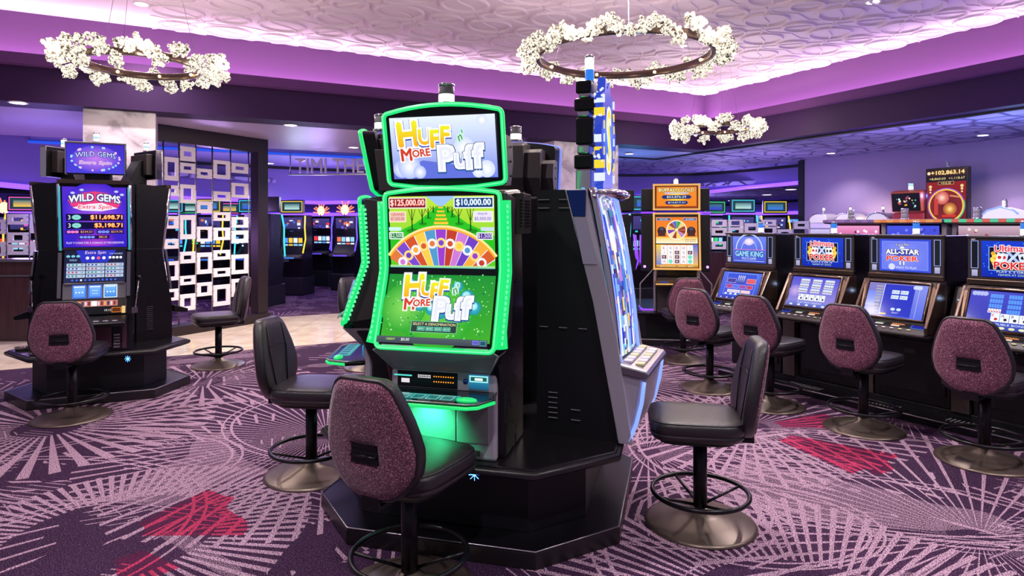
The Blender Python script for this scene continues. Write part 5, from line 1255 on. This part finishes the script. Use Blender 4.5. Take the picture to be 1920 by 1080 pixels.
# ================================================================== gold framed machine and its neighbours (middle distance)
stand('machine_stand', 'black stand with violet floor glow under the gold-framed machine', (2.49, 10.03, 0), -.16, 4, 1.0, .45)
def gold_machine(label, loc, rz):
    t = thing('video_slot_machine', label, 'slot machine', loc, rz, 'gold framed slot machines')
    B = .50; GF = emi('amber_frame', (240, 176, 96), .85); VIO = emi('violet_tube', (120, 50, 255), 1.8, True)
    m = MB(); m.prism([(.05, B), (.05, 1.0), (.0, 1.15), (.06, 1.90), (.40, 1.92), (.46, 1.2), (.40, B)], -.30, .30, BLK, 'x'); m.build('cabinet_body', t, .01)
    m = MB()
    for sx in (-1, 1):
        m.prism([(.12, 1.08), (.14, 1.90), (.44, 1.90), (.42, 1.55), (.52, 1.20), (.50, 1.05)], sx * .39 - .09, sx * .39 + .09, BLKM, 'x')
        m.prism([(.20, 1.96), (.20, 2.28), (.48, 2.28), (.48, 1.96)], sx * .39 - .09, sx * .39 + .09, BLKM, 'x')
    m.build_lr('side_wings', t, .012)
    m = MB()
    for sx in (-1, 1):
        m.tube([(sx * .30, .10, 1.93), (sx * .49, .18, 1.93)], .011, VIO, 6); m.tube([(sx * .485, .50, 1.6), (sx * .485, .54, 1.2), (sx * .42, .50, 1.08)], .012, VIO, 6); m.ball((sx * .44, .12, 1.15), .02, emi('violet_spot', (200, 120, 255), 3), 8)
    m.tube([(-.48, .10, .53), (.48, .10, .53)], .012, VIO, 6); m.tube([(-.48, .10, .53), (-.50, .5, .53)], .012, VIO, 6); m.build('accent_lights', t)
    m = MB()
    for sx in (-1, 1): m.tube([(sx * .30, .04, B + .02), (sx * .30, .02, 1.0), (sx * .29, -.04, 1.14)], .022, SILVD, 6); m.tube([(sx * .31, .12, 1.12), (sx * .50, .16, .90), (sx * .50, .2, B + .05)], .012, SILVD, 6)
    m.box(-.27, .0, B, .27, .05, 1.0, CHAR); m.build_lr('pedestal_frame', t, .004)
    m = MB(); m.prism([(-.22, .90), (-.22, .935), (.05, .97), (.05, .90)], -.31, .31, GOLD, 'x'); dk = m.build('button_deck', t, .012)
    m = MB(); m.box(-.25, -.17, .935, -.12, -.05, .955, pbr('blue_badge', (40, 70, 160), .3)); m.box(-.05, -.17, .94, .24, -.05, .955, BLK); m.build('deck_controls', dk)
    def frame(name, x, y0, z0, y1, z1, parent, r=.018):
        m = MB(); P = [(-x, y0, z0), (x, y0, z0), (x, y1, z1), (-x, y1, z1)]
        for a, b in zip(P, P[1:] + P[:1]): m.tube([a, b], r, GF, 4, False); m.ball(a, r, GF, 6)
        return m.build(name, parent)
    frame('screen_frame', .315, -.06, 1.13, .05, 1.915, t)
    m = MB(); m.add([(-.31, -.052, 1.13), (.31, -.052, 1.13), (.31, .056, 1.91), (-.31, .056, 1.91)], [(0, 1, 2, 3)], BLK); m.build('screen_glass', t)
    m = MB(); c = Cv(.575, .72, -.060, 1.15, .040, 1.865, mb=m)
    c.rect(0, 0, 1, 1, (240, 150, 50), (235, 120, 30)); c.rect(0, .47, 1, .60, (245, 240, 215), (250, 200, 90)); c.disc(.12, .85, .10, (230, 90, 30), 12, edge=(240, 150, 50)) if False else None
    c.bord(.02, .93, .36, .985, .003, (190, 190, 220), (80, 90, 130)); c.bord(.66, .93, .98, .985, .003, (190, 190, 220), (90, 110, 150)); c.text('$3,512.08', .19, .957, .03, (240, 240, 255)); c.text('$1,104.40', .82, .957, .03, (240, 240, 255))
    for a in (.14, .85): c.disc(a, .72, .062, (50, 36, 44), 10, sy=1.1); c.disc(a, .77, .03, (80, 70, 90), 8); c.quad([(a - .1, .62), (a + .1, .62), (a + .06, .72), (a - .06, .72)], (70, 40, 40))
    c.disc(.5, .745, .142, (250, 235, 200), 30)
    cols = [(150, 60, 40), (240, 200, 120), (60, 160, 70), (80, 100, 200), (150, 70, 50), (240, 190, 100), (120, 60, 170), (240, 220, 180), (160, 60, 40), (245, 210, 80), (180, 130, 200), (150, 50, 40)]
    for i in range(12): c.sect(.5, .745, .02, .125, i * PI / 6, (i + 1) * PI / 6 - .03, cols[i], 3)
    c.disc(.5, .745, .022, (250, 230, 160), 12); c.text('FREE GAMES', .83, .55, .025, (90, 50, 20), w=.26); c.text('BUY BONUS', .83, .515, .022, (90, 50, 20), w=.24)
    c.rect(0, .455, 1, .475, (20, 14, 12)); c.rect(0, 0, .16, .45, (70, 110, 210), (240, 200, 60)); c.rect(.84, 0, 1, .45, (240, 190, 60), (80, 110, 210))
    rnd = random.Random(9)
    for q in range(5):
        u0 = .12 + q * .155; c.rect(u0, .07, u0 + .145, .44, (240, 238, 242))
        for r_ in range(4):
            k = rnd.random(); vv = .12 + r_ * .088
            if k < .3: c.rect(u0 + .02, vv - .035, u0 + .125, vv + .035, (80, 60, 80)); c.disc(u0 + .07, vv, .018, (190, 150, 160), 8)
            elif k < .4: c.disc(u0 + .07, vv, .03, (110, 220, 190), 10)
            else: c.text(rnd.choice(['J', '9', '10', 'A', 'K', 'Q']), u0 + .072, vv, .05, rnd.choice([(150, 60, 90), (50, 90, 150), (40, 110, 130)]))
    c.rect(0, 0, 1, .055, (150, 100, 30), (230, 170, 70)); c.text('BALANCE   WIN   BET', .5, .028, .025, (250, 235, 200), w=.8)
    m.build('main_screen', t)
    m = MB(); m.box(-.30, .06, 1.97, .30, .2, 2.32, BLK); tp = m.build('topper', t, .006)
    frame('topper_frame', .315, .035, 1.975, .035, 2.325, tp)
    m = MB(); c = Cv(.585, .31, .030, 1.995, .030, 2.305, mb=m); c.rect(0, 0, 1, 1, (150, 60, 20), (120, 50, 20)); c.rect(.03, .08, .97, .96, (235, 130, 30), (230, 140, 40)); c.disc(.5, .5, .14, (255, 225, 60), 24, edge=(238, 150, 36)); c.rect(.3, .1, .7, .9, (250, 210, 50), (250, 200, 50)) if False else None
    c.text('BUFFALO GOLD', .5, .82, .15, (255, 235, 150), w=.84, ol=(110, 60, 20), ow=.12, bold=.03, c2=(255, 250, 210)); c.text('REVOLUTION', .5, .68, .075, (70, 90, 170), w=.55, ol=(230, 235, 255), ow=.1)
    for (v0, w_, s_) in ((.50, .36, '$53,876.29'), (.24, .28, '$14,017.31')):
        c.disc(.5, v0, .03, (250, 220, 120), 20); c.quad([(.5 - w_, v0), (.5 - w_ + .05, v0 + .085), (.5 + w_ - .05, v0 + .085), (.5 + w_, v0), (.5 + w_ - .05, v0 - .085), (.5 - w_ + .05, v0 - .085)], (26, 46, 110)); c.text(s_, .5, v0, .095 if v0 > .4 else .08, (240, 245, 255), w=.46 if v0 > .4 else .40)
    m.build('topper_screen', tp)
    beacon(t, 0, .12, 2.325, .034, .06, ('w',))
    return t
ce = (2.49, 10.03)
(lx, ly), lr = put(ce, -.16, 0, .96)
b0 = gold_machine('gold-framed slot machine with a prize wheel facing the viewer in the middle distance', (lx, ly, 0), lr)
(lx, ly), lr = put(ce, -.16, 3, 1.06)
dup(b0, (lx, ly, 0), lr, 'violet-lit black slot machine seen from its side, left of the gold-framed one')

# ================================================================== row along the right wall and the row behind the poker machines
WR = face(.891, .453)
def wall_machine(kind, label, loc, name='reel_slot_machine'):
    t = thing(name, label, 'slot machine', loc, WR)
    zt = {'dome': 1.80, 'red': 1.66, 'sign': 1.70, 'house': 1.80}[kind]
    body = WHITEP if kind == 'dome' else (RED if kind == 'red' else CHAR)
    m = MB(); m.prism([(.0, 0), (.0, .75), (.12, .95), (.12, zt), (.55, zt), (.55, 0)], -.29, .29, BLKM if kind != 'dome' else SILV, 'x'); m.build('cabinet_body', t, .01)
    m = MB(); c = Cv(.50, .40, .112, 1.25, .112, 1.65, mb=m); c.rect(0, 0, 1, 1, (60, 60, 160), (200, 190, 230)); c.bord(.1, .1, .9, .6, .01, (230, 230, 255), (80, 120, 200)); m.build('main_screen', t)
    if kind == 'dome':
        m = MB(); m.box(-.29, .08, zt - .12, .29, .5, zt, WHITEP); m.build('top_box', t, .01)
        m = MB(); n = 14; v = []; f = []
        for (y) in (.06, .50): v += [(.25 * math.cos(PI * i / n), y, zt + .20 * math.sin(PI * i / n)) for i in range(n + 1)]
        f = [(i, i + 1, n + 2 + i, n + 1 + i) for i in range(n)] + [tuple(range(n, -1, -1)), tuple(range(n + 1, 2 * n + 2))]; m.add(v, f, SILV); d = m.build('arched_top', t)
        m = MB(); m.add([(.23 * math.cos(PI * i / n), .055, zt + .18 * math.sin(PI * i / n)) for i in range(n + 1)], [tuple(range(n, -1, -1))], emi('dome_glow', (225, 205, 235), .8)); m.tube([(.25 * math.cos(PI * i / n), .055, zt + .20 * math.sin(PI * i / n)) for i in range(n + 1)], .012, CHROME, 6); m.build('arched_glass', d)
        beacon(t, 0, .25, zt + .20, .025, .11, ('g', 'w'))
    elif kind == 'red':
        m = MB(); m.box(-.31, .06, zt, .31, .5, 1.99, RED); m.build('upper_box', t, .03)
        m = MB(); m.prism([(.02, 2.0), (-.03, 2.38), (.06, 2.42), (.36, 2.40), (.36, 2.0)], -.30, .30, pbr('orange_plastic', (225, 104, 70), .35), 'x'); tp = m.build('topper', t, .03)
        m = MB(); m.add([(-.27, .013, 2.02), (.27, .013, 2.02), (.27, -.032, 2.36), (-.27, -.032, 2.36)], [(0, 1, 2, 3)], BLK); c = Cv(.46, .26, .008, 2.06, -.026, 2.32, mb=m); c.rect(0, 0, 1, 1, (230, 180, 190), (245, 230, 235)); rnd = random.Random(12)
        for k in range(26): c.disc(.08 + rnd.random() * .84, .12 + rnd.random() * .76, .012 + rnd.random() * .016, rnd.choice([(210, 60, 60), (240, 240, 240), (70, 160, 160), (230, 160, 60), (120, 70, 110)]), 7)
        m.build('topper_screen', tp)
        beacon(t, 0, .15, 2.42, .045, .12, ('w', 'c'))
    elif kind == 'sign':
        m = MB(); m.box(-.36, .05, 1.70, .36, .17, 2.80, BLK); tp = m.build('tall_sign', t, .006)
        m = MB(); c = Cv(.68, 1.04, .044, 1.73, .044, 2.77, mb=m); c.rect(0, 0, 1, 1, (90, 16, 20), (150, 24, 26)); c.rect(0, .78, 1, 1, (24, 14, 20)); c.rect(.0, .89, 1, .99, (60, 30, 20)); c.text('+102,863.14', .54, .94, .075, (255, 225, 150), w=.84, ol=(120, 70, 20), ow=.1, bold=.04)
        c.text('+8,860.03', .28, .835, .045, (240, 220, 150), w=.42); c.text('+1,118.67', .77, .835, .045, (240, 220, 150), w=.40); c.bord(.30, .73, .70, .785, .004, (240, 210, 130), (60, 20, 16)); c.text('+516.32', .5, .757, .036, (255, 225, 150))
        c.disc(.06, .94, .03, (240, 220, 180), 10); c.disc(.06, .70, .10, (240, 200, 120), 8) if False else None
        for a in (.10, .90):
            for k in range(3): c.disc(a, .70 - k * .05, .03 - .006 * k, (230, 200, 130), 8)
        c.disc(.5, .36, .325, (140, 80, 190), 36); c.disc(.5, .36, .305, (250, 200, 70), 36); c.disc(.5, .36, .28, (80, 18, 22), 36, edge=(130, 30, 30)); c.sect(.5, .36, .305, .325, -1.4, .3, (60, 180, 140), 12)
        c.disc(.40, .50, .125, (235, 170, 150), 24, edge=(190, 70, 60)); c.disc(.60, .30, .12, (230, 180, 80), 24, edge=(160, 60, 30)); c.disc(.40, .50, .07, (240, 220, 200), 14, edge=(220, 120, 110)); c.disc(.60, .30, .06, (250, 220, 140), 14, edge=(210, 140, 50)); c.quad([(.2, .2), (.3, .2), (.3, .48), (.2, .48)], (190, 60, 50)); c.rect(.4, .16, .75, .20, (200, 50, 40)); c.quad([(.6, .55), (.85, .52), (.85, .49), (.6, .52)], (200, 130, 90))
        m.build('sign_art', tp)
        beacon(t, 0, .10, 2.80, .035, .09, ('g', 'g'))
    else:
        H = [(-.27, zt), (-.27, 1.93), (-.20, 2.0), (0, 2.06), (.20, 2.0), (.27, 1.93), (.27, zt)]
        m = MB(); v = [(x, .05, z) for x, z in H] + [(x, .4, z) for x, z in H]; n = 7
        m.add(v, [tuple(range(n)), tuple(range(2 * n - 1, n - 1, -1))] + [(i, n + i, n + (i + 1) % n, (i + 1) % n) for i in range(n)], emi('house_sign', (225, 215, 255), .95)); hs = m.build('gabled_sign', t)
        m = MB(); m.tube([(x, .045, z) for x, z in H[1:-1]], .016, emi('blue_white_led', (130, 160, 255), 1.1), 6); m.build('sign_outline', hs)
        beacon(t, 0, .2, 2.05, .04, .11, ('g', 'g'))
    return t
def srow(t_): return (K[0] - 2.8 * E1[0] + t_ * E2[0], K[1] - 2.8 * E1[1] + t_ * E2[1], 0)
wall_machine('dome', 'white slot machine with arched top, leftmost of three near the wall corner', srow(.48))
wall_machine('dome', 'white slot machine with arched top, middle one of three along the right wall', srow(1.12))
wall_machine('dome', 'white slot machine with arched top, beside the red slot machine', srow(1.83))
wall_machine('red', 'red and orange slot machine with a tilted top screen by the right wall', srow(2.45))
wall_machine('sign', 'slot machine under a tall red sign with gold numbers and a round gold ring', srow(3.15), 'video_slot_machine')
wall_machine('house', 'slot machine with small glowing gable-shaped sign near the right wall', srow(4.02))
spot('house_sign_glow', (*[a + b for a, b in zip(srow(4.02)[:2], (.1, .1))], 2.15), 14, (1, .8, .9), 80, .3, (R(60), 0, WR))
spot('warm_glow_lamp', (*[a for a in srow(1.5)[:2]], 1.9), 30, (1, .85, .6), 110, .8, (R(75), 0, WR))
point('sign_blue_lamp', (*[a - .0 for a in srow(2.75)[:2]], 2.3), 7, (.1, .2, 1), .05)
def hood_machine(label, x, y, cA, cB, art):
    t = thing('video_slot_machine', label, 'slot machine', (x, y, 0), RP)
    m = MB(); m.prism([(.1, 0), (.1, 1.66), (.6, 1.66), (.6, 0)], -.36, .36, BLKM, 'x'); m.build('cabinet_body', t, .01)
    m = MB(); m.prism([(-.06, 1.77), (-.02, 1.83), (.55, 1.83), (.6, 1.66), (.5, 1.66), (.12, 1.76)], -.42, .42, CHAR, 'x')
    for sx in (-1, 1): m.box(sx * .38 - .03, .1, 1.5, sx * .38 + .03, .5, 1.78, SILV)
    h = m.build('hood', t, .01)
    m = MB()
    for k in range(10): m.box(-.42 + k * .084, -.075, 1.785, -.336 + k * .084, -.045, 1.825, emi('hood_a%d' % (hash(cA) % 97), cA, .8) if k % 2 else emi('hood_b%d' % (hash(cB) % 97), cB, .8))
    m.build('hood_light_strip', h)
    m = MB(); c = Cv(.66, .22, .095, 1.52, .095, 1.74, mb=m); c.rect(0, 0, 1, 1, art[0], art[1]); rnd = random.Random(len(label))
    for k in range(12): c.disc(.06 + rnd.random() * .88, .2 + rnd.random() * .6, .02, rnd.choice(art[2:]), 8)
    m.build('main_screen', t)
    beacon(t, -.2, .3, 1.83, .045, .12, ('g', 'g'))
hood_machine('machine with orange-green lit hood behind the second poker machine', 5.30, 8.55, (220, 120, 70), (230, 150, 90), [(60, 70, 200), (70, 80, 220), (120, 130, 240), (60, 60, 170)])
hood_machine('machine with red and green lit hood behind the all-star poker machine', 5.80, 7.85, (210, 90, 80), (70, 200, 150), [(120, 70, 90), (200, 170, 190), (230, 210, 200), (160, 60, 60)])
hood_machine('machine with green lit hood behind the rightmost poker machine', 6.32, 7.05, (70, 200, 160), (200, 120, 140), [(120, 60, 90), (60, 70, 160), (220, 200, 220), (200, 60, 70)])
hood_machine('machine with pink lettered panel behind the first poker machines', 4.98, 9.35, (150, 100, 170), (120, 90, 150), [(190, 40, 120), (230, 150, 200), (250, 230, 240), (120, 30, 90)])

# ================================================================== white panel screens
PANW = pbr('white_panel', (244, 234, 240), .4)
def square_panel(mb, x0, z0, x1, z1, k, y=0., th=.012, mat=None):
    mat = mat or PANW
    cx_, cz = (x0 + x1) / 2, (z0 + z1) / 2; hx, hz = (x1 - x0) / 2 * k[0], (z1 - z0) / 2 * k[1]
    O = [(x0, z0), (x1, z0), (x1, z1), (x0, z1)]; I = [(cx_ - hx, cz - hz), (cx_ + hx, cz - hz), (cx_ + hx, cz + hz), (cx_ - hx, cz + hz)]
    v = [(a, y - th, b) for a, b in O] + [(a, y - th, b) for a, b in I] + [(a, y + th, b) for a, b in O] + [(a, y + th, b) for a, b in I]; f = []
    for i in range(4):
        j = (i + 1) % 4; f += [(i, j, 4 + j, 4 + i), (8 + i, 12 + i, 12 + j, 8 + j), (i, 8 + i, 8 + j, j), (4 + i, 4 + j, 12 + j, 12 + i)]
    mb.add(v, f, mat)
    for (a, b) in ((x0, (z0 * 3 + z1) / 4), (x1, (z0 * 3 + z1) / 4), (x0, (z0 + 3 * z1) / 4), (x1, (z0 + 3 * z1) / 4)): mb.ball((a, y - th, b), .010, STEEL, 6)
A0 = Vector((-5.62, 9.60)); A1 = Vector((-4.57, 11.60)); dr = (A1 - A0).normalized(); LEN = (A1 - A0).length
def on_line(px):
    r = (px - 960) / 1200.0; s = (r * A0.y - A0.x) / (dr.x - r * dr.y); return s, A0.y + s * dr.y
t = thing('screen_partition', 'tall dark-framed partition of white square panels on steel rods', 'partition', (A0.x, A0.y, 0), math.atan2(dr.y, dr.x))
FR = pbr('dark_bronze_frame', (46, 34, 38), .35, .3)
m = MB(); m.box(-.3, -.10, 3.05, LEN + .10, .10, LOW - .005, FR); m.box(LEN - .12, -.10, 0, LEN + .10, .10, 3.06, FR); m.box(-.3, -.14, 0, LEN + .12, .14, .16, FR); m.build('frame', t, .006)
colx = [296, 306, 335.5, 367, 398, 432, 466]
pos = [on_line(p)[0] for p in colx]
for p in pos[1:]:
    m = MB(); m.tube([(p, 0, .16), (p, 0, 3.05)], .012, STEEL, 8); m.build('rod', t)
PAN = [(0, 145, 250, 0), (0, 340, 400, 1), (0, 555, 640, 0), (1, 180, 300, 2), (1, 325, 380, 1), (1, 485, 550, 0), (1, 605, 655, 1), (1, 720, 820, 2), (1, 865, 925, 0), (2, 125, 200, 1), (2, 210, 262, 1), (2, 322, 418, 2), (2, 480, 605, 2), (2, 670, 730, 1), (2, 795, 842, 1), (2, 890, 975, 0),
       (3, 240, 290, 1), (3, 408, 470, 1), (3, 540, 618, 2), (3, 675, 785, 2), (3, 830, 900, 0), (4, 197, 290, 2), (4, 358, 408, 1), (4, 465, 510, 1), (4, 545, 610, 0), (4, 662, 712, 1), (4, 755, 800, 1), (4, 842, 950, 2), (5, 212, 262, 1), (5, 315, 390, 2), (5, 490, 545, 0), (5, 560, 625, 1), (5, 685, 785, 2), (5, 810, 900, 2)]
KK = {0: (.46, .50), 1: (.52, .34), 2: (.56, .60)}
for (cidx, ya, yb_, kd) in PAN:
    z = on_line((colx[cidx] + colx[cidx + 1]) / 2)[1]
    za = CAM_H + (422 - (230 + ya / 2.77)) * z / 1200; zb = CAM_H + (422 - (230 + yb_ / 2.77)) * z / 1200
    m = MB(); square_panel(m, pos[cidx] + .012, zb, pos[cidx + 1] - .012, za, KK[kd]); m.build('square_panel', t)
def low_partition(label, x0, z, x1, zb, zt, cols, seed, yy=0):
    t = thing('screen_partition', label, 'partition', (x0, z, 0), 0)
    rnd = random.Random(seed); w = (x1 - x0) / cols
    for i in range(cols + 1): m = MB(); m.tube([(i * w, 0, zb), (i * w, 0, zt)], .012, STEEL, 6); m.build('rod', t)
    for i in range(cols):
        h = zb + rnd.random() * .06
        while h < zt - .1:
            q = rnd.choice((.16, .22, .30)); q = min(q, zt - h); m = MB(); square_panel(m, i * w + .014, h, i * w + w - .014, h + q, KK[rnd.choice((0, 1, 2))]); m.build('square_panel', t); h += q + rnd.choice((.02, .12))
low_partition('low partition of white square panels on the wood half wall at the far left', -9.4, 9.72, -6.98, 1.24, 1.92, 7, 3)
low_partition('row of white square panels on the half wall behind the poker machines', wx(1302, 13.1), 13.1, wx(1518, 13.1), 1.2, 1.86, 7, 5)
low_partition('white square panels on the pale rail at the left of the hall behind the left stand', -9.4, 13.6, -7.6, 1.0, 1.8, 5, 8) if False else None

# ================================================================== far machines
FC = [((240, 200, 60), (60, 120, 220)), ((240, 60, 60), (90, 70, 230)), ((250, 120, 70), (110, 80, 240)), ((60, 200, 230), (40, 90, 230)), ((60, 210, 130), (50, 60, 200)), ((230, 90, 190), (240, 190, 80))]
def far_machine(px, z, rz, kind, label, seed):
    rnd = random.Random(seed); A, B_ = FC[kind % 6]
    t = thing('video_slot_machine', label, 'slot machine', (wx(px, z), z, 0), rz)
    m = MB(); m.box(-.34, -.1, 0, .34, .6, .45, BLKM); m.build('machine_base', t, .02)
    m = MB(); m.prism([(.02, .45), (-.05, 1.0), (.12, 1.25), (.05, 2.0), (.45, 2.0), (.5, .45)], -.33, .33, BLK, 'x'); m.build('cabinet_body', t, .01)
    m = MB(); c = Cv(.54, .44, .100, 1.50, .050, 1.94, mb=m)
    c.rect(0, 0, 1, 1, (40, 40, 90), (70, 60, 130))
    for k in range(14): a, b = rnd.random() * .8, rnd.random() * .8; c.rect(a, b, a + .08 + rnd.random() * .12, b + .05 + rnd.random() * .12, rnd.choice([A, B_, (230, 230, 250), (40, 30, 70), (200, 120, 80)]))
    m.build('upper_screen', t)
    m = MB(); c = Cv(.54, .34, .112, 1.12, .095, 1.46, mb=m); c.rect(0, 0, 1, 1, (16, 20, 50))
    for i in range(4):
        for j in range(2): c.rect(.04 + i * .24, .08 + j * .46, .24 + i * .24, .44 + j * .46, rnd.choice([(150, 210, 250), (235, 240, 255), (90, 150, 240), A]))
    m.build('lower_screen', t)
    m = MB(); m.prism([(-.25, .92), (-.25, .96), (.0, 1.02), (.0, .92)], -.32, .32, CHAR, 'x'); m.box(-.2, -.252, .92, .2, -.245, .955, emi('far_deck_%d' % (kind % 6), B_, .9)); m.build('button_deck', t)
    m = MB()
    for sx in (-1, 1): m.tube([(sx * .34, .06, 1.98), (sx * .36, .0, 1.7), (sx * .37, .02, 1.4), (sx * .34, -.06, 1.05)], .020, emi('far_edge_%d' % (kind % 6), A if kind % 6 in (0, 3, 4) else B_, 1.3), 6)
    m.build_lr('edge_lights', t)
    if kind % 6 in (1, 2):
        m = MB()
        for k in range(9):
            a = PI * k / 8; m.prism([(.0, 2.0), (.06, 2.0), (.06, 2.06), (.0, 2.06)], 0, .01, RED, 'x'); m.tube([(.05 * math.cos(a), .08, 2.10 + .05 * math.sin(a)), (.26 * math.cos(a), .08, 2.12 + (.30 if k % 2 else .22) * math.sin(a))], .018, emi('far_burst', (255, 120, 70), 1.6), 5)
        m.ball((0, .05, 2.16), .12, emi('far_burst_core', (255, 200, 170), 1.5), 10, (1, .4, 1.2)); m.build('topper_sign', t)
    else:
        m = MB(); m.box(-.31, .04, 2.04, .31, .12, 2.38, BLK); tp = m.build('topper', t, .01)
        m = MB(); c = Cv(.56, .28, .034, 2.07, .034, 2.35, mb=m); c.bord(0, 0, 1, 1, .02, A, (30, 60, 70)); c.rect(.15, .25, .85, .75, rnd.choice([B_, (180, 220, 210)]), (60, 110, 120)); m.build('topper_screen', tp)
    return t
far = [(546, 16.0, -.15, 0, 'far slot machine with yellow framed topper, seen right of the tall white-panel partition'),
       (600, 18.4, -.25, 1, 'far slot machine with red glowing crown, left of the two'),
       (645, 17.2, -.2, 2, 'far slot machine with orange sunburst crown, nearest the green light strips'),
       (506, 14.3, 2.9, 3, 'far slot machine turned away, black back beside the dark partition post'),
       (318, 15.2, .1, 3, 'far blue-lit slot machine seen through the leftmost openings of the partition'),
       (352, 17.4, .0, 4, 'far green-lit slot machine seen through the second column of the partition'),
       (390, 15.2, -.1, 0, 'far yellow-lit slot machine seen through the middle of the partition'),
       (428, 17.6, .1, 5, 'far magenta-lit slot machine seen through the partition, fourth opening'),
       (466, 15.4, -.2, 3, 'far cyan-lit slot machine seen beside the dark partition post'),
       (44, 13.6, .3, 5, 'far pink-topped slot machine above the wood half wall'),
       (6, 15.2, .3, 1, 'far red-edged slot machine at the left edge above the wood half wall'),
       (1342, 16.4, .2, 4, 'far green-lit slot machine right of the gold-framed machine'),
       (1395, 15.2, .1, 3, 'far cyan-lit slot machine above the first poker machine'),
       (1455, 16.2, 0, 0, 'far yellow-lit slot machine above the gap of the poker row'),
       (1212, 13.4, .2, 3, 'far blue-screened slot machine left of the gold-framed machine')]
for i, (px, z, rz, k, l) in enumerate(far): far_machine(px, z, rz, k, l, 20 + i)

# hanging letters
V, F, asp = text_geo('TIMI THE')
z = 13.7; x0, x1 = wx(553, z), wx(682, z); zt = CAM_H + (422 - 297) * z / 1200; zb = CAM_H + (422 - 324) * z / 1200
t = thing('hanging_sign', 'chrome capital letters on a thin rail hanging under the lower ceiling', 'sign', (0, z, 0))
m = MB(); m.add([((x0 + x1) / 2 + a * (x1 - x0), 0, (zt + zb) / 2 + b * (zt - zb)) for a, b in V], F, pbr('letter_silver', (214, 204, 226), .3, .2)); o = m.build('letters', t); sm = o.modifiers.new('solid', 'SOLIDIFY'); sm.thickness = .05
m = MB(); m.box(x0 - .14, -.03, zb - .05, x1 + .2, .03, zb - .02, STEEL); m.build('rail', t)
m = MB(); m.tube([(x0 - .1, 0, zb - .03), (x0 - .1, 0, LOW)], .014, STEEL, 6); m.build('hanger_rod', t)

spot('partition_lamp', (-4.3, 9.7, 3.2), 60, (1, .93, .95), 120, .8)  # no fixture here; spot added to whiten the square panels
spot('wall_wash_lamp', (*rp(-2.0, 4.0), 3.2), 160, (.95, .85, 1), 120, .9)  # fill spot added to brighten the right wall
spot('walkway_lamp', (*rp(7.5, -1.5), 3.25), 220, (1, .88, .72), 120, .8)  # unseen spot added to lift the stone floor
spot('walkway_lamp', (*rp(10.5, -1.8), 3.25), 160, (1, .88, .72), 120, .8)  # second added spot over the stone walkway
